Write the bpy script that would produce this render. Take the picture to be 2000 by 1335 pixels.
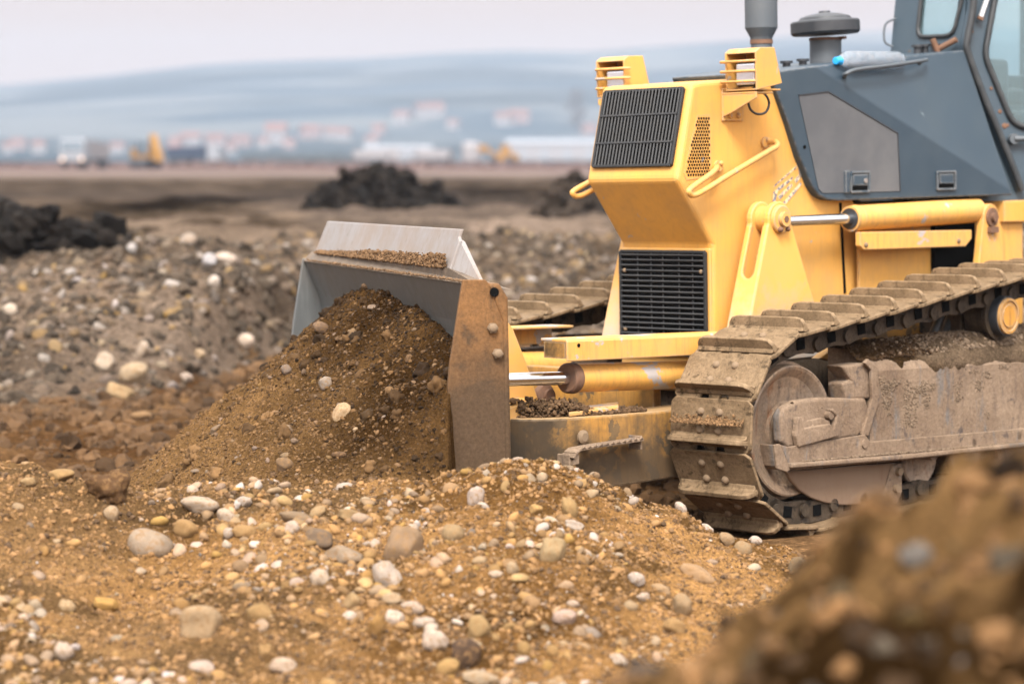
import bpy, bmesh, math, random
import numpy as np
from mathutils import Vector, Matrix, Euler
R_ = math.radians
random.seed(7); RNG = np.random.default_rng(7)
for o in list(bpy.data.objects): bpy.data.objects.remove(o)
scene = bpy.context.scene
COL = scene.collection

# ------------------------------------------------------------------ camera
FPX, CX, CY, HY = 4722.0, 1000.0, 667.5, 310.0          # an 85 mm lens seen on a 2000 px wide photograph
PITCH = math.atan((CY-HY)/FPX)
CAM = np.array([0, 0, 1.6])
cam_d = bpy.data.cameras.new('camera'); cam = bpy.data.objects.new('camera', cam_d); COL.objects.link(cam)
cam.location = CAM; cam.rotation_euler = (math.pi/2-PITCH, 0, 0)
cam_d.lens = 85.0; cam_d.sensor_width = 36.0; cam_d.sensor_fit = 'HORIZONTAL'
cam_d.clip_start = .1; cam_d.clip_end = 20000
cam_d.dof.use_dof = True; cam_d.dof.focus_distance = 9.9; cam_d.dof.aperture_fstop = 1.9
scene.camera = cam

# ------------------------------------------------------------------ world, sun, exposure
SUN_EL, SUN_AZ = R_(50), R_(186)        # azimuth measured from +Y towards +X: behind and left of the camera
world = bpy.data.worlds.new('World'); scene.world = world; world.use_nodes = True
wt = world.node_tree; wt.nodes.clear()
wo = wt.nodes.new('ShaderNodeOutputWorld'); bg = wt.nodes.new('ShaderNodeBackground')
sky = wt.nodes.new('ShaderNodeTexSky'); sky.sky_type = 'NISHITA'; sky.sun_disc = False
sky.sun_elevation = SUN_EL; sky.sun_rotation = SUN_AZ; sky.dust_density = 3.0; sky.air_density = 1.0
wmix = wt.nodes.new('ShaderNodeMix'); wmix.data_type = 'RGBA'; wmix.inputs[0].default_value = .985
wtc = wt.nodes.new('ShaderNodeTexCoord'); wsep = wt.nodes.new('ShaderNodeSeparateXYZ')
wramp = wt.nodes.new('ShaderNodeValToRGB')             # cloud deck: pale at the horizon, greyer above
cr = wramp.color_ramp; cr.elements[0].position = 0.0; cr.elements[0].color = (.365, .222, .147, 1)
cr.elements[1].position = 1.0; cr.elements[1].color = (1.15, 1.13, 1.12, 1)
for q_, c_ in ((.05, (.315, .204, .143)), (.075, (.305, .208, .156)), (.16, (.55, .53, .53)), (.42, (.95, .93, .94)), (.75, (1.1, 1.08, 1.07))):
    e = cr.elements.new(q_); e.color = (*c_, 1)
wscale = wt.nodes.new('ShaderNodeVectorMath'); wscale.operation = 'SCALE'; wscale.inputs['Scale'].default_value = 9.0
wt.links.new(wtc.outputs['Generated'], wsep.inputs[0]); wt.links.new(wsep.outputs['Z'], wramp.inputs[0])
wt.links.new(wramp.outputs[0], wscale.inputs[0])
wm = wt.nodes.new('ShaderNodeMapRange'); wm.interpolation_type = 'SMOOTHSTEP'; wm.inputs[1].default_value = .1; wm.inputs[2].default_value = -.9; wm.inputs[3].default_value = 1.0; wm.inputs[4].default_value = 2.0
wsc2 = wt.nodes.new('ShaderNodeVectorMath'); wsc2.operation = 'SCALE'       # sky brightened behind the camera, added to fill the bonnet's underside
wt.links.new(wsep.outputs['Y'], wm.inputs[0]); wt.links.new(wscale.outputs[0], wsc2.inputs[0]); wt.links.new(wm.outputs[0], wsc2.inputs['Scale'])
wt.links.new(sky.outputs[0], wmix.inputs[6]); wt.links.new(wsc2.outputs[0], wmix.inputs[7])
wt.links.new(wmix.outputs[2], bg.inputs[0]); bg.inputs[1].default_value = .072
wt.links.new(bg.outputs[0], wo.inputs[0])
sun_d = bpy.data.lights.new('sun', 'SUN'); sun = bpy.data.objects.new('sun', sun_d); COL.objects.link(sun)
sun_d.energy = 2.0; sun_d.angle = R_(18); sun_d.color = (1, .95, .88)
sdir = Vector((math.sin(SUN_AZ)*math.cos(SUN_EL), math.cos(SUN_AZ)*math.cos(SUN_EL), math.sin(SUN_EL)))
sun.rotation_euler = sdir.to_track_quat('Z', 'Y').to_euler(); sun.location = (0, 0, 60)
vs = scene.view_settings
vs.view_transform = 'Standard'; vs.look = 'None'; vs.exposure = 2.05; vs.gamma = 1; vs.use_curve_mapping = False
try: scene.cycles.volume_bounces = 2
except Exception: pass

# ------------------------------------------------------------------ photograph geometry -> points in the place
_r = np.array([1, 0, 0.]); _f = np.array([0, math.cos(PITCH), -math.sin(PITCH)]); _u = np.array([0, math.sin(PITCH), math.cos(PITCH)])
def ray(px, py): return _r*(px-CX)/FPX + _u*(CY-py)/FPX + _f
def atY(px, py, Y):
    r = ray(px, py); return CAM + r*Y/r[1]
def frame(th, p, r):                    # columns: forward, left, up of a machine heading left and towards the camera
    th, p, r = R_(th), R_(p), R_(r)
    R0 = np.stack([[-math.cos(th), -math.sin(th), 0], [math.sin(th), -math.cos(th), 0], [0, 0, 1.]], 1)
    Rx = np.array([[1, 0, 0], [0, math.cos(r), -math.sin(r)], [0, math.sin(r), math.cos(r)]])
    Ry = np.array([[math.cos(p), 0, math.sin(p)], [0, 1, 0], [-math.sin(p), 0, math.cos(p)]])
    return R0@Ry@Rx
MR = frame(45, .5, 1.0)
_w = atY(1553, 838, 10.5); MO = _w - MR@np.array([0, 1.0, _w[2]])
def loc(px, py, ax, c):
    d = MR.T@ray(px, py); o = MR.T@(CAM-MO); return o + d*(c-o[ax])/d[ax]
def S(px, py, y): return loc(px, py, 1, y)              # on a plane parallel to the machine's side
def X(px, py, x): return loc(px, py, 0, x)              # on a plane facing forward
def W2M(P): return MR.T@(np.asarray(P)-MO)
def onplane(px, py, p0, n):
    d = MR.T@ray(px, py); o = MR.T@(CAM-MO); n = np.asarray(n); return o + d*(((np.asarray(p0)-o)@n)/(d@n))
# blade frame, in machine coordinates: a along the blade (near -> far), n forward, z up
_bn = W2M(atY(990, 600, 9.25)); _bf = W2M(atY(592, 480, 12.0)) - W2M(atY(905, 548, 9.2))
BA = np.array([_bf[0], _bf[1], 0]); BA /= np.linalg.norm(BA); BN = np.array([-BA[1], BA[0], 0]); BO = np.array([_bn[0], _bn[1], 0])
if BN[0] < 0: BN = -BN
def B(a, n, z): return BO + BA*a + BN*n + np.array([0, 0, z])
def Bpx(px, py, n):                                     # photograph point on the plane n of the blade -> (a, n, z)
    P = onplane(px, py, BO+BN*n, BN); q = P-BO; return (q@BA, n, P[2])
def Bpa(px, py, a):
    P = onplane(px, py, BO+BA*a, BA); q = P-BO; return (a, q@BN, P[2])

# ------------------------------------------------------------------ mesh helpers
class MB:
    def __init__(s): s.v = []; s.f = []; s.m = []; s.sm = []
    def add(s, vs, fs, mi=0, smooth=False):
        b = len(s.v); s.v += [tuple(float(c) for c in p) for p in vs]
        for f in fs:
            s.f.append([b+i for i in f]); s.m.append(mi); s.sm.append(smooth)
        return s
    def box(s, c, size, rot=None, mi=0):
        c = np.asarray(c, float); h = np.asarray(size, float)/2
        vs = [np.array([x, y, z])*h for x in (-1, 1) for y in (-1, 1) for z in (-1, 1)]
        if rot is not None: vs = [np.asarray(rot)@v for v in vs]
        return s.add([c+v for v in vs], [(0, 1, 3, 2), (4, 6, 7, 5), (0, 4, 5, 1), (2, 3, 7, 6), (0, 2, 6, 4), (1, 5, 7, 3)], mi)
    def bar(s, a, b, w, h, up=(0, 0, 1), mi=0):         # rectangular bar from a to b
        a, b = np.asarray(a, float), np.asarray(b, float); d = b-a; L = np.linalg.norm(d); d = d/L
        sd = np.cross(d, up); sd = sd/np.linalg.norm(sd); u = np.cross(sd, d)
        return s.box((a+b)/2, (L, w, h), np.stack([d, sd, u], 1), mi)
    def prism(s, pts, vec, mi=0):                       # polygon swept by a vector
        n = len(pts); vec = np.asarray(vec, float); pts = [np.asarray(p, float) for p in pts]
        vs = pts + [p+vec for p in pts]
        fs = [list(range(n))[::-1], list(range(n, 2*n))] + [(i, (i+1) % n, n+(i+1) % n, n+i) for i in range(n)]
        return s.add(vs, fs, mi)
    def cyl(s, a, b, r0, r1=None, n=24, mi=0, caps=True):
        a, b = np.asarray(a, float), np.asarray(b, float); r1 = r0 if r1 is None else r1
        return s.lathe(a, b-a, [(0, r0), (np.linalg.norm(b-a), r1)], n, mi, caps)
    def lathe(s, o, ax, prof, n=32, mi=0, caps=True, sharp=True):
        o, ax = np.asarray(o, float), np.asarray(ax, float); ax = ax/np.linalg.norm(ax)
        t = np.array([0, 0, 1.]) if abs(ax[2]) < .9 else np.array([1., 0, 0])
        u = np.cross(ax, t); u /= np.linalg.norm(u); w = np.cross(ax, u)
        ring = lambda h, r: [o+ax*h+(u*math.cos(k)+w*math.sin(k))*r for k in np.linspace(0, 2*math.pi, n, endpoint=False)]
        for (h0, r0), (h1, r1) in zip(prof[:-1], prof[1:]):
            if sharp:
                s.add(ring(h0, r0)+ring(h1, r1), [(i, (i+1) % n, n+(i+1) % n, n+i) for i in range(n)], mi, True)
        if not sharp:
            vs = []
            for h, r in prof: vs += ring(h, r)
            s.add(vs, [(j*n+i, j*n+(i+1) % n, (j+1)*n+(i+1) % n, (j+1)*n+i) for j in range(len(prof)-1) for i in range(n)], mi, True)
        if caps:
            if prof[0][1] > 1e-5: s.add(ring(*prof[0]), [list(range(n))[::-1]], mi)
            if prof[-1][1] > 1e-5: s.add(ring(*prof[-1]), [list(range(n))], mi)
        return s
    def tube(s, pts, r, n=12, mi=0, closed=False):
        pts = [np.asarray(p, float) for p in pts]; vs = []; up = None
        for i, p in enumerate(pts):
            a, b = pts[max(i-1, 0)], pts[min(i+1, len(pts)-1)]; d = (b-a)/np.linalg.norm(b-a)
            if up is None: up = np.array([0, 0, 1.]) if abs(d[2]) < .9 else np.array([1., 0, 0])
            u = np.cross(d, up); u /= np.linalg.norm(u); up = np.cross(u, d)
            vs += [p+(u*math.cos(k)+up*math.sin(k))*r for k in np.linspace(0, 2*math.pi, n, endpoint=False)]
        m = len(pts)
        s.add(vs, [(j*n+i, j*n+(i+1) % n, (j+1)*n+(i+1) % n, (j+1)*n+i) for j in range(m-1) for i in range(n)], mi, True)
        s.add(vs[:n], [list(range(n))[::-1]], mi); s.add(vs[-n:], [list(range(n))], mi)
        return s
    def dome(s, c, ax, r, h, n=12, mi=0):
        return s.lathe(c, ax, [(0, r), (h*.6, r*.9), (h*.9, r*.55), (h, 0.0005)], n, mi, True, False)
    def build(s, name, mats, parent=None, bevel=0, seg=2, link=True, fixn=True):
        me = bpy.data.meshes.new(name); me.from_pydata(s.v, [], s.f)
        for m in (mats if isinstance(mats, (list, tuple)) else [mats]): me.materials.append(m)
        me.polygons.foreach_set('material_index', s.m); me.polygons.foreach_set('use_smooth', s.sm)
        if fixn:
            bm = bmesh.new(); bm.from_mesh(me); bmesh.ops.recalc_face_normals(bm, faces=bm.faces); bm.to_mesh(me); bm.free()
        me.update()
        o = bpy.data.objects.new(name, me); COL.objects.link(o)
        if parent is not None: o.parent = parent
        if bevel:
            b = o.modifiers.new('bevel', 'BEVEL'); b.width = bevel; b.segments = seg; b.limit_method = 'ANGLE'; b.angle_limit = R_(35)
            b.use_clamp_overlap = True; b.harden_normals = False
        return o
def bez(pts, n=8):                                      # Catmull-Rom through points
    pts = [np.asarray(p, float) for p in pts]; P = [pts[0]]+pts+[pts[-1]]; out = []
    for i in range(1, len(P)-2):
        a, b, c, d = P[i-1], P[i], P[i+1], P[i+2]
        for t in np.linspace(0, 1, n, endpoint=False):
            out.append(.5*((2*b)+(-a+c)*t+(2*a-5*b+4*c-d)*t*t+(-a+3*b-3*c+d)*t**3))
    return out+[pts[-1]]
def tag(o, label=None, cat=None, group=None, kind=None):
    if label: o['label'] = label
    if cat: o['category'] = cat
    if group: o['group'] = group
    if kind: o['kind'] = kind
    return o
def empty(name, l=(0, 0, 0), rz=0, parent=None):
    o = bpy.data.objects.new(name, None); COL.objects.link(o); o.location = l; o.rotation_euler = (0, 0, rz); o.empty_display_size = .2
    if parent is not None: o.parent = parent
    return o

# ------------------------------------------------------------------ noise and height fields
def _hash(ix, iy, s):
    h = (ix.astype(np.int64)*374761393 + iy.astype(np.int64)*668265263 + s*974634599) & 0xffffffff
    h = ((h ^ (h >> 13))*1274126177) & 0xffffffff
    return ((h ^ (h >> 16)) & 0xffff)/65535.0
def vnoise(x, y, s=0):
    x, y = np.asarray(x, float), np.asarray(y, float)
    ix, iy = np.floor(x), np.floor(y); fx, fy = x-ix, y-iy; fx = fx*fx*(3-2*fx); fy = fy*fy*(3-2*fy)
    a, b, c, d = _hash(ix, iy, s), _hash(ix+1, iy, s), _hash(ix, iy+1, s), _hash(ix+1, iy+1, s)
    return (a+(b-a)*fx)*(1-fy)+(c+(d-c)*fx)*fy
def fbm(x, y, f, o=4, s=0, g=.5):
    t = 0; a = 1; n = 0
    for i in range(o):
        t = t+a*(vnoise(np.asarray(x)*f+17.3*i, np.asarray(y)*f-9.1*i, s+i)-.5); n += a; a *= g; f *= 2.03
    return t/n*2
def sstep(a, b, x):
    t = np.clip((x-a)/(b-a), 0, 1); return t*t*(3-2*t)

# ------------------------------------------------------------------ node materials
def new_mat(name):
    m = bpy.data.materials.new(name); m.use_nodes = True; t = m.node_tree; t.nodes.clear()
    o = t.nodes.new('ShaderNodeOutputMaterial'); p = t.nodes.new('ShaderNodeBsdfPrincipled'); t.links.new(p.outputs[0], o.inputs[0])
    return m, t, p
def setv(sock, v):
    if isinstance(v, bpy.types.NodeSocket): sock.id_data.links.new(v, sock)
    elif isinstance(v, (tuple, list)) and len(v) == 3 and sock.type == 'RGBA': sock.default_value = (*v, 1)
    else: sock.default_value = v
def n_noise(t, vec, scale, detail=4, rough=.55, dist=0):
    n = t.nodes.new('ShaderNodeTexNoise'); n.inputs['Scale'].default_value = scale; n.inputs['Detail'].default_value = detail
    n.inputs['Roughness'].default_value = rough; n.inputs['Distortion'].default_value = dist
    if vec: t.links.new(vec, n.inputs['Vector'])
    return n.outputs['Fac']
def n_map(t, v, a, b, c=0., d=1., smooth=False):
    n = t.nodes.new('ShaderNodeMapRange'); n.clamp = True
    if smooth: n.interpolation_type = 'SMOOTHSTEP'
    setv(n.inputs[0], v)
    for i, k in enumerate((a, b, c, d)): n.inputs[1+i].default_value = k
    return n.outputs[0]
def n_mix(t, f, a, b, mode='MIX'):
    n = t.nodes.new('ShaderNodeMix'); n.data_type = 'RGBA'; n.blend_type = mode; setv(n.inputs[0], f); setv(n.inputs[6], a); setv(n.inputs[7], b)
    return n.outputs[2]
def n_math(t, op, a, b=0.0):
    n = t.nodes.new('ShaderNodeMath'); n.operation = op; setv(n.inputs[0], a); setv(n.inputs[1], b); n.use_clamp = False
    return n.outputs[0]
def n_coord(t, scale=(1, 1, 1)):
    c = t.nodes.new('ShaderNodeTexCoord'); m = t.nodes.new('ShaderNodeMapping'); m.inputs['Scale'].default_value = scale
    t.links.new(c.outputs['Object'], m.inputs[0]); return m.outputs[0]
def n_bump(t, p, h, strength=.3, dist=.01):
    b = t.nodes.new('ShaderNodeBump'); b.inputs['Strength'].default_value = strength; b.inputs['Distance'].default_value = dist
    setv(b.inputs['Height'], h); t.links.new(b.outputs[0], p.inputs['Normal']); return b
def worn(name, base, rough=.45, metal=0., chips=None, dust=None, streak=None, zdirt=None, top=None, bump=(25, .12), spec=.5, edge=None, xdirt=None):
    """paint or metal with its wear: chips (colour, threshold, scale), dust (colour, amount, scale), streak (colour, amount),
    zdirt (colour, z at which it is thickest, z at which it ends), top (colour, amount) lying on upward faces"""
    m, t, p = new_mat(name); c0 = n_coord(t)
    col = n_mix(t, n_noise(t, c0, 3.5, 5), tuple(c*.86 for c in base), tuple(min(c*1.1, 1) for c in base)); rgh = rough; met = metal
    fine = n_noise(t, c0, bump[0], 6, .65)
    if streak:
        f = n_map(t, n_noise(t, n_coord(t, (9, 9, .9)), 5, 6, .7), .48, .72, 0, streak[1]); col = n_mix(t, f, col, streak[0])
    if chips:
        f = n_map(t, n_noise(t, c0, chips[2], 7, .62, .4), chips[1], chips[1]+.015); col = n_mix(t, f, col, chips[0])
        f2 = n_map(t, n_noise(t, c0, chips[2]*5.3, 5, .7), .70, .72, 0, .8); col = n_mix(t, f2, col, tuple(k*.5 for k in chips[0]))
    if dust:
        f = n_map(t, n_noise(t, c0, dust[2], 8, .68), .42, .66, dust[1]*.25, dust[1]); col = n_mix(t, f, col, dust[0]); rgh = n_map(t, f, 0, 1, rough, .9)
    if zdirt:
        sp = t.nodes.new('ShaderNodeSeparateXYZ'); t.links.new(c0, sp.inputs[0])
        z = n_math(t, 'ADD', sp.outputs['Z'], n_math(t, 'MULTIPLY', n_math(t, 'SUBTRACT', n_noise(t, c0, 9, 8, .7), .5), .55))
        f = n_map(t, z, zdirt[2], zdirt[1], 0, .92); col = n_mix(t, f, col, zdirt[0])
    if xdirt:
        sp = t.nodes.new('ShaderNodeSeparateXYZ'); t.links.new(c0, sp.inputs[0])
        z = n_math(t, 'ADD', sp.outputs['X'], n_math(t, 'MULTIPLY', n_math(t, 'SUBTRACT', n_noise(t, c0, 7, 8, .7), .5), .7)); col = n_mix(t, n_map(t, z, xdirt[1], xdirt[2], 0, .93), col, xdirt[0])
    if top:
        g = t.nodes.new('ShaderNodeNewGeometry'); sp = t.nodes.new('ShaderNodeSeparateXYZ'); t.links.new(g.outputs['Normal'], sp.inputs[0])
        f = n_map(t, n_math(t, 'ADD', sp.outputs['Z'], n_math(t, 'MULTIPLY', n_math(t, 'SUBTRACT', n_noise(t, c0, 14, 7, .7), .5), .9)), .45, .95, 0, top[1]); col = n_mix(t, f, col, top[0])
    if edge:                                             # paint rubbed off along the edges
        bv = t.nodes.new('ShaderNodeBevel'); bv.samples = 4; bv.inputs['Radius'].default_value = .016; g = t.nodes.new('ShaderNodeNewGeometry')
        dt = t.nodes.new('ShaderNodeVectorMath'); dt.operation = 'DOT_PRODUCT'; t.links.new(bv.outputs[0], dt.inputs[0]); t.links.new(g.outputs['Normal'], dt.inputs[1])
        f = n_map(t, n_math(t, 'MULTIPLY', n_math(t, 'SUBTRACT', 1.0, dt.outputs['Value']), n_map(t, n_noise(t, c0, 22, 6, .75), .40, .60)), .015, .07, 0, .85); col = n_mix(t, f, col, edge)
    setv(p.inputs['Base Color'], col); setv(p.inputs['Roughness'], rgh); p.inputs['Metallic'].default_value = met
    p.inputs['Specular IOR Level'].default_value = spec
    n_bump(t, p, fine, bump[1], .004)
    return m
def muddy(name, light, mid, dark, scale=3.0, rough=.8, metal=0., dk=.56, bump=.5, bare=None, zlow=None):
    """caked earth over steel: three tones at several sizes, rough relief"""
    m, t, p = new_mat(name); c0 = n_coord(t); st = n_coord(t, (4, 4, .8))
    col = n_mix(t, n_map(t, n_noise(t, c0, scale, 9, .72, .3), .36, .62), mid, light)
    col = n_mix(t, n_map(t, n_noise(t, st, scale*1.3, 8, .72), .52, .66, 0, .75), col, tuple((a+b)/2 for a, b in zip(mid, dark)))
    col = n_mix(t, n_map(t, n_noise(t, c0, scale*2.7, 8, .7, .5), dk, dk+.09, 0, .9), col, dark)
    if bare: col = n_mix(t, n_map(t, n_noise(t, st, scale*.8, 6, .65, .4), .58, .66, 0, .8), col, bare)
    if zlow:                                             # scraped bare towards the ground, dust kept higher up
        sp_ = t.nodes.new('ShaderNodeSeparateXYZ'); t.links.new(c0, sp_.inputs[0]); zz = n_math(t, 'ADD', sp_.outputs['Z'], n_math(t, 'MULTIPLY', n_math(t, 'SUBTRACT', n_noise(t, n_coord(t, (1, 1, 2.2)), 5, 8, .7), .5), .6))
        col = n_mix(t, n_map(t, zz, zlow[2], zlow[1], 0, .95), col, zlow[0])
        col = n_mix(t, n_map(t, n_noise(t, n_coord(t, (6, 6, 60)), 4, 5, .7, .3), .60, .68, 0, .5), col, tuple(k*.6 for k in zlow[0]))
    f = n_noise(t, c0, 75, 6, .75); v = n_map(t, f, .3, .7, .68, 1.25); cc = t.nodes.new('ShaderNodeCombineColor')
    for i in range(3): t.links.new(v, cc.inputs[i])
    setv(p.inputs['Base Color'], n_mix(t, 1.0, col, cc.outputs[0], 'MULTIPLY')); p.inputs['Roughness'].default_value = rough; p.inputs['Metallic'].default_value = metal; p.inputs['Specular IOR Level'].default_value = .08
    n_bump(t, p, n_math(t, 'ADD', n_noise(t, c0, 16, 8, .75), n_math(t, 'MULTIPLY', f, .35)), bump, .02); return m
MUD = (0.18, 0.123, 0.075); MUDD = (0.114, 0.075, 0.045); PRIMER = (0.312, 0.294, 0.282)
YEL = (.60, .295, .052)
M = {}
M['yellow'] = worn('yellow paint', YEL, .5, chips=(PRIMER, .665, 11), dust=((0.312, 0.198, 0.09), .5, 3), streak=((.30, .17, .06), .34), zdirt=((0.204, 0.132, 0.066), .35, .75), spec=.35, edge=(.27, .20, .13))
M['yellow_worn'] = worn('worn yellow paint', YEL, .5, chips=((0.31, 0.285, 0.279), .585, 5), streak=((0.124, 0.0744, 0.0372), .45), dust=((0.279, 0.192, 0.112), .35, 7), zdirt=((0.205, 0.136, 0.0775), .2, .62), edge=(.27, .20, .13))
M['yellow_tower'] = worn('scuffed yellow paint', YEL, .45, chips=((.30, .28, .27), .66, 6), dust=((.40, .26, .12), .3, 4), zdirt=((.27, .26, .25), .66, 1.02), edge=(.27, .20, .13))
M['yellow_mid'] = worn('dusty yellow paint', tuple(c*.9 for c in YEL), .5, chips=((.30, .28, .27), .66, 6), dust=((.30, .20, .11), .45, 5), edge=(.27, .20, .13))
M['yellow_muddy'] = worn('muddy yellow paint', (0.48, 0.223, 0.0358), .6, chips=((0.068, 0.0504, 0.033), .555, 4.5), dust=((0.216, 0.13, 0.055), .85, 3.5), streak=((0.056, 0.0396, 0.0248), .75), zdirt=((.06, .043, .028), .34, .60), top=((0.272, 0.173, 0.0825), .9), bump=(40, .4), edge=(.27, .20, .13), xdirt=((.035, .025, .016), .92, 1.12), spec=.12)
M['grey'] = worn('blue grey paint', (0.019, 0.0348, 0.0518), .42, chips=((0.11, 0.139, 0.153), .672, 4), dust=((0.0612, 0.0773, 0.0855), .30, 3), bump=(25, .04), spec=.4, edge=(.16, .155, .15))
M['cab_grey'] = worn('cab grey paint', (0.0262, 0.045, 0.0625), .4, chips=((0.0875, 0.054, 0.03), .70, 6), dust=((0.07, 0.0855, 0.09), .15, 5))
M['steel'] = worn('scraped blade steel', (0.126, 0.137, 0.141), .40, .6, dust=((0.15, 0.108, 0.0662), .4, 3), streak=((0.187, 0.202, 0.202), .55), top=((0.225, 0.169, 0.103), .75), bump=(60, .1))
M['steel_dusty'] = muddy('dusty blade steel', (0.173, 0.0874, 0.0357), (0.117, 0.0617, 0.0281), (0.0673, 0.0427, 0.0255), 2.6, .6, .15, .60, .14, (0.0765, 0.0589, 0.0425), zlow=((0.0632, 0.0408, 0.0247), .70, 1.02))
M['flange'] = muddy('dusty top flange', (.15, .11, .078), (.105, .079, .058), (.06, .052, .045), 4, .6, .15, .58, .2, (.12, .11, .10))
M['spill'] = worn('pale worn steel', (.215, .205, .203), .5, .2, dust=((.20, .135, .09), .6, 4), streak=((.15, .12, .10), .7), chips=((.12, .10, .09), .68, 9), bump=(50, .1))
M['shoe'] = muddy('muddy track steel', (0.208, 0.142, 0.0836), (0.122, 0.0808, 0.045), (0.0495, 0.0331, 0.0186), 5, .62, .1, .55, .35)
M['chain'] = muddy('dark greasy steel', (0.078, 0.057, 0.039), (0.036, 0.0282, 0.0216), (0.012, 0.0108, 0.0096), 6, .5, .2, .55, .4)
M['mudplate'] = muddy('mud coated plate', (0.216, 0.154, 0.106), (0.146, 0.0989, 0.0662), (0.0704, 0.0557, 0.0505), 3.2, .85, 0, .585, .55, (.125, .115, .108))
M['wheel'] = muddy('worn idler steel', (0.311, 0.216, 0.143), (0.185, 0.143, 0.111), (0.0865, 0.0619, 0.0494), 5, .45, .25, .57, .12, (0.211, 0.105, 0.0557))
M['black'] = worn('black grille steel', (0.0063, 0.0077, 0.0091), .5, .1, dust=((0.035, 0.0315, 0.0297), .3, 9))
M['void'] = worn('dark interior', (.006, .006, .006), .9, spec=0.)
M['slat'] = worn('dark grey slat', (0.0165, 0.018, 0.021), .45, .2, dust=((0.066, 0.06, 0.054), .45, 14))
M['rubber'] = worn('black rubber', (0.0126, 0.0154, 0.0182), .5, dust=((0.07, 0.07, 0.07), .3, 12))
M['rust'] = worn('rusty steel', (0.14, 0.0665, 0.035), .8, dust=((0.07, 0.042, 0.028), .6, 25), bump=(60, .4))
M['dull'] = worn('dark grey enamel', (0.05, 0.0625, 0.075), .45, chips=((0.11, 0.065, 0.05), .70, 10), dust=((0.11, 0.105, 0.1), .25, 6))
M['cap'] = worn('black plastic', (0.012, 0.015, 0.0192), .42, dust=((0.072, 0.072, 0.078), .25, 6))
M['bolt'] = worn('dusty bolt', (.15, .105, .068), .8, dust=((.19, .13, .08), .7, 12), bump=(60, .4), spec=.15)
M['white'] = worn('white plastic', (0.488, 0.488, 0.494), .4)
m, t, p = new_mat('chrome rod'); p.inputs['Base Color'].default_value = (.82, .84, .87, 1); p.inputs['Metallic'].default_value = 1; p.inputs['Roughness'].default_value = .16
c0 = n_coord(t); n_bump(t, p, n_noise(t, c0, 60, 3), .02, .002); M['chrome'] = m
m, t, p = new_mat('tinted glass'); p.inputs['Base Color'].default_value = (.42, .58, .62, 1); p.inputs['Transmission Weight'].default_value = .9
p.inputs['Roughness'].default_value = .03; p.inputs['IOR'].default_value = 1.45; M['glass'] = m
m, t, p = new_mat('lamp lens'); p.inputs['Base Color'].default_value = (.55, .56, .60, 1); p.inputs['Roughness'].default_value = .14; p.inputs['Metallic'].default_value = .6
c0 = n_coord(t, (60, 60, 8)); n_bump(t, p, n_noise(t, c0, 3, 2), .4, .004); M['lens'] = m
m, t, p = new_mat('bottle plastic'); c0 = n_coord(t); f = n_map(t, n_noise(t, c0, 30, 5, .7), .42, .62)
setv(p.inputs['Base Color'], n_mix(t, f, (.55, .63, .72), (.72, .74, .78))); p.inputs['Transmission Weight'].default_value = .8; p.inputs['Roughness'].default_value = .18; p.inputs['IOR'].default_value = 1.2
n_bump(t, p, n_noise(t, c0, 26, 4, .6), .9, .012); M['bottle'] = m
m, t, p = new_mat('blue plastic'); p.inputs['Base Color'].default_value = (.01, .25, .55, 1); p.inputs['Roughness'].default_value = .35; M['blue'] = m
# expanded sheet metal screen: fine procedural cells
m, t, p = new_mat('mesh screen'); c0 = n_coord(t)
vo = t.nodes.new('ShaderNodeTexVoronoi'); vo.inputs['Scale'].default_value = 190; vo.inputs['Randomness'].default_value = .12; t.links.new(c0, vo.inputs['Vector'])
f = n_map(t, vo.outputs['Distance'], .30, .46); base = n_mix(t, n_map(t, n_noise(t, c0, 4, 5), .35, .65), (.060, .062, .068), (.092, .092, .095))
setv(p.inputs['Base Color'], n_mix(t, n_map(t, n_noise(t, c0, 420, 2), .4, .6, 0, .3), base, (.05, .05, .052))); p.inputs['Roughness'].default_value = .65; M['screen'] = m

def soil_mat(name, tint=(1, 1, 1), fine=90, bump=1.0, speck=(.30, .20, .12), speck_amt=.4, attr='Col'):
    m, t, p = new_mat(name); c0 = n_coord(t)
    a = t.nodes.new('ShaderNodeAttribute'); a.attribute_name = attr
    col = n_mix(t, 1.0, a.outputs['Color'], (*tint,), 'MULTIPLY')
    v = n_map(t, n_noise(t, c0, 7, 8, .72), .3, .7, .62, 1.32); comb = t.nodes.new('ShaderNodeCombineColor')
    for i in range(3): t.links.new(v, comb.inputs[i])
    col = n_mix(t, 1.0, col, comb.outputs[0], 'MULTIPLY')
    v2 = n_noise(t, c0, fine, 5, .75); vf = n_map(t, v2, .30, .68, .50, 1.65); cf_ = t.nodes.new('ShaderNodeCombineColor')
    for i in range(3): t.links.new(vf, cf_.inputs[i])
    col = n_mix(t, 1.0, col, cf_.outputs[0], 'MULTIPLY')
    f = n_map(t, v2, .58, .70, 0, speck_amt); col = n_mix(t, f, col, n_mix(t, 1.0, col, (2.3, 2.2, 2.1), 'MULTIPLY'))
    f = n_map(t, n_noise(t, c0, fine*.6, 4, .7), .62, .72, 0, .45); col = n_mix(t, f, col, n_mix(t, 1.0, col, (.3, .26, .22), 'MULTIPLY'))
    setv(p.inputs['Base Color'], col); p.inputs['Roughness'].default_value = 1; p.inputs['Specular IOR Level'].default_value = 0
    h = n_math(t, 'ADD', n_noise(t, c0, fine*.45, 8, .8), n_math(t, 'MULTIPLY', v2, .6)); n_bump(t, p, h, bump, .05)
    return m
M['soil'] = soil_mat('loose soil')
M['ground'] = soil_mat('site ground', fine=30, bump=.8)
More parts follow.
